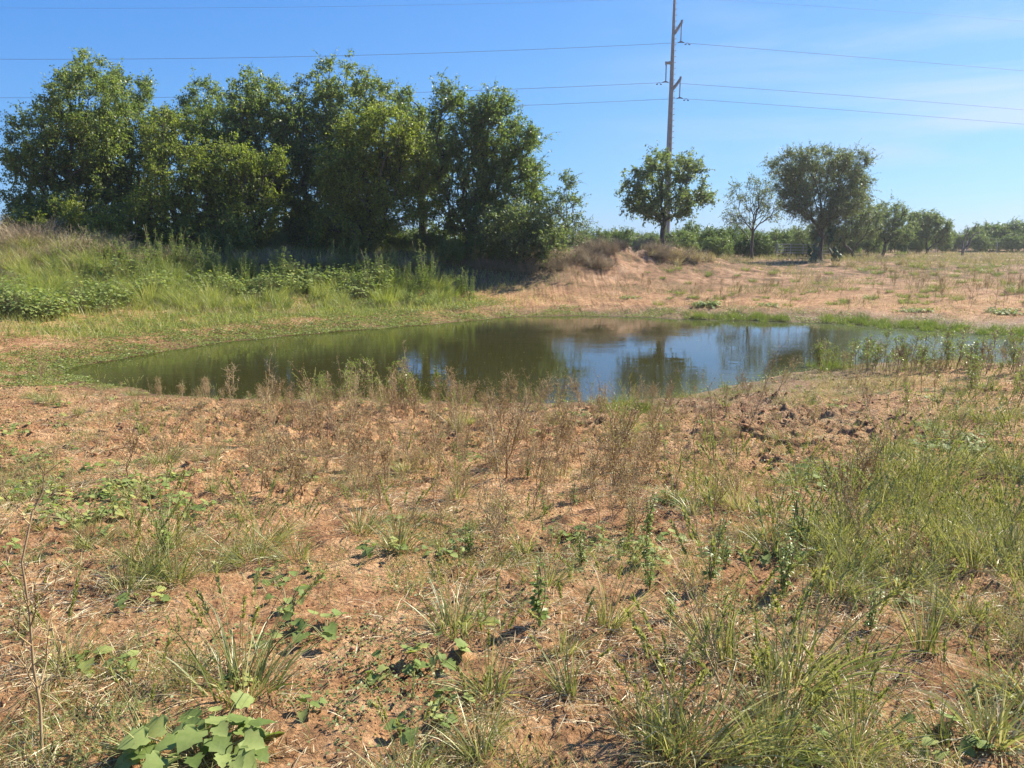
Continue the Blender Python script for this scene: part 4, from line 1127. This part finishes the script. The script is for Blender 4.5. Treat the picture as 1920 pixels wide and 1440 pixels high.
for px_, py_, sc_, k_, lb in [(1500,1030,1.15,2,'tall dark leaved forb at right centre in front of the tall grass'),(1010,1185,0.95,1,'leafy green forb with broad leaves in the centre foreground'),
   (310,1050,1.0,1,'dark green leafy forb behind the dense grass tuft on the left'),(1215,1010,0.9,0,'airy green forb among dry weeds right of centre'),(1330,1100,0.9,2,'narrow green forb left of the tallest tuft'),
   (1470,1120,1.0,0,'small leaved green forb below the tall dark leaved one'),(1090,1060,0.7,0,'small sprig in the weeds near the centre')]:
    gput('leafy_forb', FORB[k_], px_, py_, sc_, lb, 'leafy plant', None, 'leaves')
P, Z = scatter_px(45, [(1350,1050,300,90,0.8),(1000,1000,250,80,0.4),(1850,740,120,60,0.8)], 206, mind=0.15, base=0.02)
for (x, y), z in zip(P, Z):
    put('leafy_forb', FORB[rng.randint(3)], (x, y, z - 0.005), rng.rand() * 6.28, 0.35 + 0.35 * rng.rand(), 'little leafy sprig among the near grass and weeds', 'leafy plant', 'little leafy sprigs of the near ground', 'leaves')

# ------------------------------------------------------------------ sedge along the water
SEDGE = [tuft_mesh(600 + k, 110, 0.34, 0.008, 0.16, 0.55, 0, 'sedge', 4) for k in range(3)]
def line_put(meshset, kind, pts, n, jit, sc, label, cat, group, child=None, seed=1, sdmin=0.0):
    r = np.random.RandomState(seed); pts = np.array(pts, float)
    seg = np.linalg.norm(np.diff(pts, axis=0), axis=1); cum = np.concatenate([[0], np.cumsum(seg)])
    for k in range(n):
        t = r.rand() * cum[-1]
        px = np.interp(t, cum, pts[:, 0]) + r.normal() * jit[0]; py = np.interp(t, cum, pts[:, 1]) + r.normal() * jit[1]
        x, y, z = ground_px(px, py); z = max(z, WATER - 0.03)
        put(kind, meshset[r.randint(len(meshset))], (x, y, z - 0.01), r.rand() * 6.28, sc * (0.45 + 0.9 * r.rand()), label, cat, group, child)
line_put(SEDGE, 'sedge_clump', [(1290,597),(1370,600),(1465,601)], 60, (8, 3), 0.8, 'dark green sedge in the strip on the far shore below the mound tree', 'sedge', 'sedge strip on the far middle shore', seed=1)
line_put(SEDGE, 'sedge_clump', [(1545,602),(1640,609),(1740,616),(1800,620),(1920,628),(2000,634)], 110, (9, 4), 0.8, 'green sedge in the strip along the far right shore', 'sedge', 'sedge strip on the far right shore', seed=2)
line_put(SEDGE, 'sedge_clump', [(1520,692),(1560,690),(1590,690)], 12, (8, 3), 0.75, 'bright sedge on the soil point jutting into the pond at right', 'sedge', 'sedge on the near right point', seed=3)
line_put(SEDGE, 'sedge_clump', [(1155,772),(1200,772)], 5, (6, 2), 1.0, 'yellow green sedge on the near shore right of centre', 'sedge', 'sedge on the near shore', seed=4)
line_put(SEDGE, 'sedge_clump', [(448,586),(476,586)], 5, (3, 1), 1.0, 'bright upright sedge tuft before the left bank plants', 'sedge', 'bright sedge tuft on the left bank', seed=5)

# ------------------------------------------------------------------ left bank vegetation
BANKB = [broad_mesh(700 + k, [190, 120, 150][k], [0.62, 0.45, 0.7][k], [0.75, 0.95, 0.6][k], [0.095, 0.085, 0.10][k]) for k in range(3)]
BANKF = [forb_mesh(710 + k, [1.0, 1.3, 0.8][k], 46, 0.085, nst=[7, 5, 9][k], spread=0.35, wid=0.45) for k in range(3)]
BANKG = [tuft_mesh(720 + k, 190, [0.8, 0.65, 0.95][k], 0.010, 0.24, 0.75, 0, 'lush_grass', 5) for k in range(3)]
BANKD = [tuft_mesh(730 + k, 170, [0.9, 0.7][k], 0.009, 0.25, 0.9, 0, 'straw', 5) for k in range(2)]
def bank(meshset, kind, n, blobs, sc, label, cat, group, child=None, seed=1, zoff=0.0):
    """place by image patches: rows are where the foot of the plant shows"""
    r = np.random.RandomState(seed); tot = sum(b[4] for b in blobs)
    for (bx, by, rx, ry, w) in blobs:
        for k in range(int(round(n * w / tot))):
            px = bx + (r.rand() * 2 - 1) * rx; py = by + (r.rand() * 2 - 1) * ry
            x, y, z = ground_px(px, py)
            put(kind, meshset[r.randint(len(meshset))], (x, y, z - 0.02), r.rand() * 6.28, 1.15 * sc * (0.6 + 0.75 * r.rand()), label, cat, group, child)
bank(BANKB, 'bank_vine', 34, [(50,592,60,8,1.0),(40,570,50,12,0.6),(150,575,60,14,0.8)], 0.75, 'pale broad leaved plant in the mound of leaves at the left end of the bank', 'leafy plant', 'broad leaved plants at the left end of the bank', 'leaves', 11)
bank(BANKB, 'bank_vine', 60, [(565,550,80,14,1.0),(680,555,40,8,0.3),(270,550,60,12,0.4),(410,555,60,14,0.4)], 0.85, 'pale broad leaved plant in the middle of the left bank', 'leafy plant', 'broad leaved plants in the middle of the left bank', 'leaves', 12)
bank(BANKB, 'bank_vine', 22, [(770,572,80,3,1.0),(800,555,70,6,0.6),(700,575,40,3,.3)], 0.42, 'low pale leaved plant at the right end of the bank growth by the shore', 'leafy plant', 'low leaved plants at the right end of the bank', 'leaves', 13)
bank(BANKF, 'bank_forb', 170, [(560,530,180,14,1.0),(700,540,60,16,0.6),(250,520,160,16,0.8),(430,540,160,18,0.7),(780,550,70,12,0.4),(880,562,30,6,0.08)], 0.82, 'upright leafy green weed on the left bank', 'leafy plant', 'upright leafy weeds on the left bank', 'leaves', 14)
bank(BANKF, 'bank_forb', 60, [(560,505,330,8,1.0),(300,495,160,8,0.6),(700,512,120,6,0.4)], 0.72, 'tall leafy weed at the back of the left bank in front of the grove shade', 'leafy plant', 'tall weeds at the back of the left bank', 'leaves', 19)
bank(BANKF, 'bank_forb', 4, [(790,548,10,3,1.0),(860,560,10,2,0.4)], 1.1, 'tall leafy weed at the right end of the left bank growth', 'leafy plant', 'tall leafy weeds at the right end of the bank', 'leaves', 15)
bank(BANKG, 'bank_grass_clump', 280, [(200,565,230,24,1.0),(450,562,200,22,1.0),(700,558,140,18,0.7),(100,505,130,40,0.9),(330,520,150,20,0.6),(840,565,30,5,.05)], 0.78, 'tall green grass clump on the left bank', 'grass tuft', 'tall grass clumps on the left bank', None, 16)
bank(BANKD, 'straw_clump', 90, [(90,488,110,20,1.0),(170,480,60,15,0.4),(20,470,40,8,0.5)], 0.62, 'pale dry straw clump on the crest of the bank at far left', 'grass tuft', 'straw clumps at the far left crest', None, 17)
bank(BANKD, 'straw_clump', 30, [(330,590,250,5,1.0),(600,578,150,4,0.5)], 0.28, 'short dry straw clump along the foot of the left bank', 'grass tuft', 'straw clumps at the foot of the left bank', None, 18)

# dead brush
def brush_mesh(seed, n=130, H=1.0, R=1.1):
    r = np.random.RandomState(seed); mb = MB()
    az = r.rand(n) * 6.28; base = np.stack([np.cos(az) * R * 0.5 * r.rand(n), np.sin(az) * R * 0.5 * r.rand(n), -0.03 + 0 * az], 1)
    mb2 = MB(); P = ribbons(mb2, base, az, 0.05 + 0.9 * r.rand(n), 0.3 + 1.5 * r.rand(n), H * (0.25 + 0.75 * r.rand(n) ** 1.5) * (0.75 + 0.35 * np.sin(2 * az + seed)), np.full(n, 0.001), 6, r=r)
    tubes(mb, P, np.linspace(0.006, 0.002, 7)[None] * np.ones((n, 1)), 3)
    k = 5; ii_ = r.randint(1, 6, (n, k)); B = P[np.arange(n)[:, None], ii_].reshape(-1, 3); T = np.repeat(norm(P[:, -1] - P[:, 0]), k, 0)
    d = norm(T + 0.9 * rdir(n * k, r)); L = 0.1 + 0.25 * r.rand(n * k)
    E = B + d * L[:, None]; tubes(mb, np.stack([B, (B + E) / 2 + 0.02 * rdir(n * k, r), E], 1), np.stack([0.0035 + 0 * L, 0.0028 + 0 * L, 0.0015 + 0 * L], 1), 3)
    return (mb.mesh('dead_brush', M['brush']),)
BRUSH = [brush_mesh(800 + k) for k in range(3)]
bank(BRUSH, 'dead_brush', 48, [(1060,492,90,12,1.0),(1120,468,40,10,0.7),(1000,505,70,8,0.7),(1180,458,30,5,0.25),(1225,474,22,8,0.35)], 0.62, 'grey brown dead brush left of the dirt mound at the end of the grove', 'brush', 'dead brush between grove and mound', None, 21)
bank(BRUSH, 'dead_brush', 40, [(20,462,50,8,1.0),(160,478,60,10,0.5)], 0.95, 'grey dead brush at the far left under the leftmost tree', 'brush', 'dead brush at the far left', None, 22)
bank(BRUSH, 'dead_brush', 26, [(1290,482,70,6,1.0),(1660,488,30,3,0.2),(1380,480,50,4,0.3)], 0.5, 'low dead brush at the right foot of the mound', 'brush', 'low dead brush right of the mound', None, 23)
bank(BRUSH, 'dead_brush', 34, [(750,498,220,8,1.0),(400,495,180,8,0.6)], 0.6, 'shaded dead brush under the middle of the grove', 'brush', 'dead brush under the grove', None, 24)

# shrublets dotted over the right field
FIELDT = [tuft_mesh(740 + k, 150, 0.36, 0.012, 0.22, 1.0, 0, 'mat_leaf', 4) for k in range(2)]
for px_, py_, s_, lb in [(1716,502,1.5,'rounded green shrublet in the middle of the right field'),(1806,502,1.0,'dark green shrublet in the right field, right of the rounded one'),
      (1850,512,1.1,'spreading shrublet in the right field near the frame edge'),(1905,548,1.3,'green shrublet at the right frame edge above the pond'),(1690,478,1.6,'feathery green bush in the field right of the vase shaped tree'),
      (1290,532,0.6,'small green tuft below the tree shadow'),(1325,572,0.7,'pale round plant on the far shore below the mound tree'),(1640,505,0.9,'low green shrublet below the dead brush in the field')]:
    gput('field_shrub', (FIELDT[0] if s_ > 0.9 else FIELDT[1])[:1], px_, py_, s_, lb, 'shrub', None)
bank(FIELDT, 'field_tuft', 120, [(1650,540,330,30,1.0),(1500,560,300,16,0.7),(1800,500,200,18,0.8),(1450,515,250,10,0.3)], 0.55, 'small green tuft dotted over the right field', 'grass tuft', 'green tufts dotted over the right field', None, 32)
bank([(WEED[0][0], WEED[0][1]), (WEED[3][0], WEED[3][1])], 'field_weed', 110, [(1600,560,330,24,1.0),(1250,545,250,20,0.3),(1800,530,150,20,0.5)], 1.3, 'brown dry weed standing in the right field', 'dry weed', 'dry weeds in the right field', 'buds', 33)
bank(BANKD, 'dry_clump', 70, [(1500,478,300,7,1.0),(1330,488,80,8,0.8),(1700,492,200,8,0.7)], 0.6, 'pale dry grass clump along the far side of the right field', 'grass tuft', 'dry clumps across the far right field', None, 34)
bank(BROAD[3:4], 'shore_creeper', 26, [(1330,574,20,3,1.0),(1450,574,30,2,0.4),(1740,585,50,3,0.6),(1890,588,40,4,0.8),(1180,560,10,2,0.2)], 1.5, 'low pale creeper on the red soil of the far shore', 'leafy plant', 'creepers on the far shore', 'leaves', 31)

# ------------------------------------------------------------------ uncountable stuff
def scatter(n, fn, seed, xr=(-16, 20), yr=(1.6, 15.5), power=1.0):
    r = np.random.RandomState(seed)
    Y = yr[0] + (yr[1] - yr[0]) * r.rand(n) ** power
    lo = np.maximum(xr[0], -0.85 * Y - 1.5); hi = np.minimum(xr[1], 0.85 * Y + 1.5)
    X = lo + (hi - lo) * r.rand(n)
    d = fn(X, Y); k = r.rand(n) < d
    return X[k], Y[k], r

# straw litter on the near ground
def dens(X, Y): return (0.03 + 0.97 * ss(-0.02, 0.25, fbm(X * 0.9, Y * 0.9, 4, 60) - 0.25 * np.exp(-(((X + 4.2) / 3.6) ** 2 + ((Y - 9.6) / 2.0) ** 2)) - 0.25 * np.exp(-(((X - 3.5) / 2.6) ** 2 + ((Y - 8.8) / 2.6) ** 2)))) * ss(0.15, 0.8, pond_sd(X, Y))
X, Y, r = scatter(300000, dens, 61, power=1.2)
Z = height(X, Y) + 0.006; n_ = len(X)
mb = MB()
ribbons(mb, np.stack([X, Y, Z], 1), r.rand(n_) * 6.28, 1.15 + 0.4 * r.rand(n_), 1.35 + 0.45 * r.rand(n_), 0.03 + 0.11 * r.rand(n_) ** 2, 0.0022 + 0.0028 * r.rand(n_), 2, r=r)
tag(mb.obj('straw_litter', M['straw']), kind='stuff', label='dry straw and dead grass lying over the near soil', cat='litter')

# fine standing grass on the near ground
def dens(X, Y): return (0.05 + 0.95 * ss(-0.02, 0.35, fbm(X * 0.9, Y * 0.9, 4, 64) + 0.12 * ss(1.5, 4, X) - 0.08)) * (1 - 0.85 * np.exp(-(((X - 3.5) / 2.2) ** 2 + ((Y - 8.8) / 2.2) ** 2))) * ss(0.1, 0.6, pond_sd(X, Y))
X, Y, r = scatter(330000, dens, 65, power=1.1)
Z = height(X, Y); n_ = len(X); mb = MB()
ribbons(mb, np.stack([X, Y, Z - 0.004], 1), r.rand(n_) * 6.28, 0.1 + 0.5 * r.rand(n_), 0.5 + 0.9 * r.rand(n_), 0.03 + (0.10 + 0.13 * ss(0.5, 4, X)) * r.rand(n_) ** 1.5, 0.002 + 0.002 * r.rand(n_), 3, r=r)
tag(mb.obj('short_grass', M['grass']), kind='stuff', label='thin short grass growing over the near soil', cat='grass')

# low leafy ground cover
def dens(X, Y): return (0.03 + 0.97 * ss(0.0, 0.3, fbm(X * 1.3, Y * 1.3, 4, 68))) * ss(0.05, 0.4, pond_sd(X, Y))
X, Y, r = scatter(280000, dens, 69, power=1.1)
Z = height(X, Y); n_ = len(X); mb = MB()
C = np.stack([X, Y, Z + 0.004 + 0.02 * r.rand(n_)], 1); a = r.rand(n_) * 6.28
leaves(mb, C, np.stack([np.cos(a), np.sin(a), 0.3 * r.rand(n_)], 1), norm(np.array([0, 0, 1.0]) + 0.7 * rdir(n_, r)), 0.008 + 0.014 * r.rand(n_), 0.006 + 0.007 * r.rand(n_))
tag(mb.obj('ground_cover', M['cover_leaf']), kind='stuff', label='tiny leafy ground cover on the near soil', cat='ground cover')

# clods
def dens(X, Y): return (ss(0.45, 0.95, clod_mask(X, Y)) * 0.9 + 0.06) * ss(0.05, 0.4, pond_sd(X, Y))
X, Y, r = scatter(60000, dens, 71, power=1.0)
Z = height(X, Y); n_ = len(X)
ico = np.array([(1,0,0),(-1,0,0),(0,1,0),(0,-1,0),(0,0,1),(0,0,-1)], float)
q8 = []
phi = (1 + 5 ** 0.5) / 2
ic = norm(np.array([(-1,phi,0),(1,phi,0),(-1,-phi,0),(1,-phi,0),(0,-1,phi),(0,1,phi),(0,-1,-phi),(0,1,-phi),(phi,0,-1),(phi,0,1),(-phi,0,-1),(-phi,0,1)], float))
icf = np.array([(0,11,5),(0,5,1),(0,1,7),(0,7,10),(0,10,11),(1,5,9),(5,11,4),(11,10,2),(10,7,6),(7,1,8),(3,9,4),(3,4,2),(3,2,6),(3,6,8),(3,8,9),(4,9,5),(2,4,11),(6,2,10),(8,6,7),(9,8,1)])
sz = 0.003 + 0.009 * r.rand(n_) ** 3 + 0.022 * r.rand(n_) ** 5 * (clod_mask(X, Y) > 0.95) * (Y > 6.2)
V = ic[None] * (0.45 + 1.0 * r.rand(n_, 12, 1)) * sz[:, None, None] * np.array([1, 1, 0.65]) * (0.7 + 0.6 * r.rand(n_, 1, 3)) + np.stack([X, Y, Z + sz * 0.2], 1)[:, None, :]
mb = MB(); mb.add(V, (np.arange(n_)[:, None, None] * 12 + icf[None]).reshape(-1, 3))
tag(mb.obj('soil_clods', M['clod']), kind='stuff', label='crumbled red clay clods on the near soil', cat='clods')

# green mat on the shore
def mat_d(X, Y):
    sd = pond_sd(X, Y); px, py, _ = project(X, Y, height(X, Y, False, sd))
    n0 = fbm(X * 0.9, Y * 0.9, 3, 74)
    left = ss(980, 860, px) * ss(4.8, 3.4, sd + 1.4 * n0) * ss(705, 690, py)
    lowl = ss(330, 200, px) * ss(735, 715, py) * ss(0.1, 0.35, n0 + 0.25) * ss(4, 1.5, sd)
    farm = ss(900, 960, px) * ss(640, 600, py) * ss(1.6, 0.3, sd + 1.4 * n0) * 0.6
    near = ss(0.6, 0.1, sd + 0.8 * n0) * ss(640, 700, py) * 0.16 * ss(-0.1, 0.2, n0)
    bare = 1 - 0.97 * np.exp(-(((px - 70) / 150) ** 2 + ((py - 640) / 24) ** 2)); bare = bare * (0.25 + 0.75 * ss(-0.35, 0.0, fbm(X * 0.7, Y * 0.7, 3, 81)))
    return np.clip(left + lowl + farm + near, 0, 1) * ss(-0.12, 0.02, sd) * bare
r = np.random.RandomState(75); n_ = 1500000
X = -18 + 42 * r.rand(n_); Y = 10 + 19 * r.rand(n_)
k = r.rand(n_) < mat_d(X, Y); X = X[k]; Y = Y[k]; n_ = len(X)
Z = np.maximum(height(X, Y), WATER + 0.003); mb = MB()
C = np.stack([X, Y, Z + 0.01 + 0.05 * r.rand(n_) * (0.3 + ss(-0.2, 0.4, fbm(X * 2, Y * 2, 2, 79)))], 1); a = r.rand(n_) * 6.28
leaves(mb, C, np.stack([np.cos(a), np.sin(a), 0.1 + 0.5 * r.rand(n_)], 1), norm(np.array([0, 0, 1.0]) + 0.8 * rdir(n_, r)), 0.022 + 0.04 * r.rand(n_), 0.012 + 0.018 * r.rand(n_))
tag(mb.obj('shore_mat', M['mat_leaf']), kind='stuff', label='green creeping mat of small leaves along the pond edge', cat='ground cover')
print('mat', n_)

# floating specks on the water
r = np.random.RandomState(85); n_ = 26000
X = -11 + 32 * r.rand(n_); Y = 11 + 13 * r.rand(n_); sd = pond_sd(X, Y)
k = (sd < -0.05) & (r.rand(n_) < 0.02 + 0.9 * np.exp(sd / 0.35) + 0.4 * ss(0.15, 0.4, fbm(X * 0.8, Y * 1.6, 3, 86))); X = X[k]; Y = Y[k]; n_ = len(X); mb = MB(); a = r.rand(n_) * 6.28
leaves(mb, np.stack([X, Y, np.full(n_, WATER + 0.005)], 1), np.stack([np.cos(a), np.sin(a), 0.02 + 0 * a], 1), norm(np.array([0, 0, 1.0]) + 0.1 * rdir(n_, r)), 0.015 + 0.03 * r.rand(n_), 0.01 + 0.012 * r.rand(n_))
tag(mb.obj('floating_specks', M['cover_leaf']), kind='stuff', label='bits of leaf and scum floating on the pond', cat='floating debris')

# grass of the far shore and field
def field_d(X, Y):
    sd = pond_sd(X, Y); px, py, _ = project(X, Y, height(X, Y, False, sd))
    n0 = fbm(X * 0.35, Y * 0.35, 3, 90)
    red = np.exp(-(((px - 1200) / 230) ** 2 + ((py - 520) / 45) ** 2))
    return np.clip(0.12 + 1.0 * ss(-0.12, 0.25, n0) - 0.75 * red, 0.04, 1) * ss(0.3, 1.5, sd)
r = np.random.RandomState(92); n_ = 170000
Y = 18 + 57 * r.rand(n_) ** 1.5; X = (-0.2 + 0.95 * r.rand(n_)) * (Y + 3)
k = r.rand(n_) < field_d(X, Y); X = X[k]; Y = Y[k]; n_ = len(X); Z = height(X, Y, False)
cl = cell(X * 1.2, Y * 1.2, 5)[2]
L = (0.07 + 0.22 * r.rand(n_) ** 2) * (0.5 + 1.0 * ss(18, 45, Y)) * (0.6 + 0.9 * cl); mb = MB()
ribbons(mb, np.stack([X, Y, Z - 0.01], 1), r.rand(n_) * 6.28, 0.1 + 0.5 * r.rand(n_), 0.4 + 0.9 * r.rand(n_), L, 0.008 + 0.006 * r.rand(n_) + 0.00015 * Y, 2, r=r)
tag(mb.obj('field_grass', M['dry_field']), kind='stuff', label='sparse dry grass over the far shore and right field', cat='grass')
print('field', n_)
# grass of the left bank and under the grove
r = np.random.RandomState(94); n_ = 170000
Y = 17.5 + 22 * r.rand(n_); X = -30 + 38 * r.rand(n_); sd = pond_sd(X, Y); px, py, _ = project(X, Y, height(X, Y, False, sd))
k = (sd > 1.6 + 0.8 * fbm(X, Y, 2, 95)) & (px > -250) & (px < 1250) & (r.rand(n_) < 0.9 * ss(1080, 780, px + 120 * pn(X, Y, 96))); X = X[k]; Y = Y[k]; n_ = len(X); Z = height(X, Y, False); mb = MB()
ribbons(mb, np.stack([X, Y, Z - 0.01], 1), r.rand(n_) * 6.28, 0.1 + 0.4 * r.rand(n_), 0.4 + 0.8 * r.rand(n_), 0.10 + 0.35 * r.rand(n_) ** 1.5, 0.008 + 0.006 * r.rand(n_), 3, r=r)
tag(mb.obj('bank_grass', M['lush_grass']), kind='stuff', label='green grass covering the left bank and under the grove', cat='grass')
print('bank', n_)

# ------------------------------------------------------------------ air
mb = MB()
b0, b1 = (-150, -20, -1.8), (170, 175, 34)
V = np.array([(x, y, z) for x in (b0[0], b1[0]) for y in (b0[1], b1[1]) for z in (b0[2], b1[2])])
mb.add(V, [(0, 1, 3, 2), (4, 6, 7, 5), (0, 4, 5, 1), (2, 3, 7, 6), (0, 2, 6, 4), (1, 5, 7, 3)])
hm, hn, hl = new_mat('haze')  # thin volume added for veiling glare and to lift the grove's dark shade
ho = hn.new("ShaderNodeOutputMaterial"); hv = hn.new("ShaderNodeVolumePrincipled")
hv.inputs['Color'].default_value = (0.9, 0.95, 1, 1); hv.inputs['Density'].default_value = 0.00045; hv.inputs['Anisotropy'].default_value = 0.5
hl.new(hv.outputs[0], ho.inputs['Volume'])
tag(mb.obj('haze', hm), kind='stuff', label='faint summer haze in the air, added also to lift the grove shade', cat='haze')
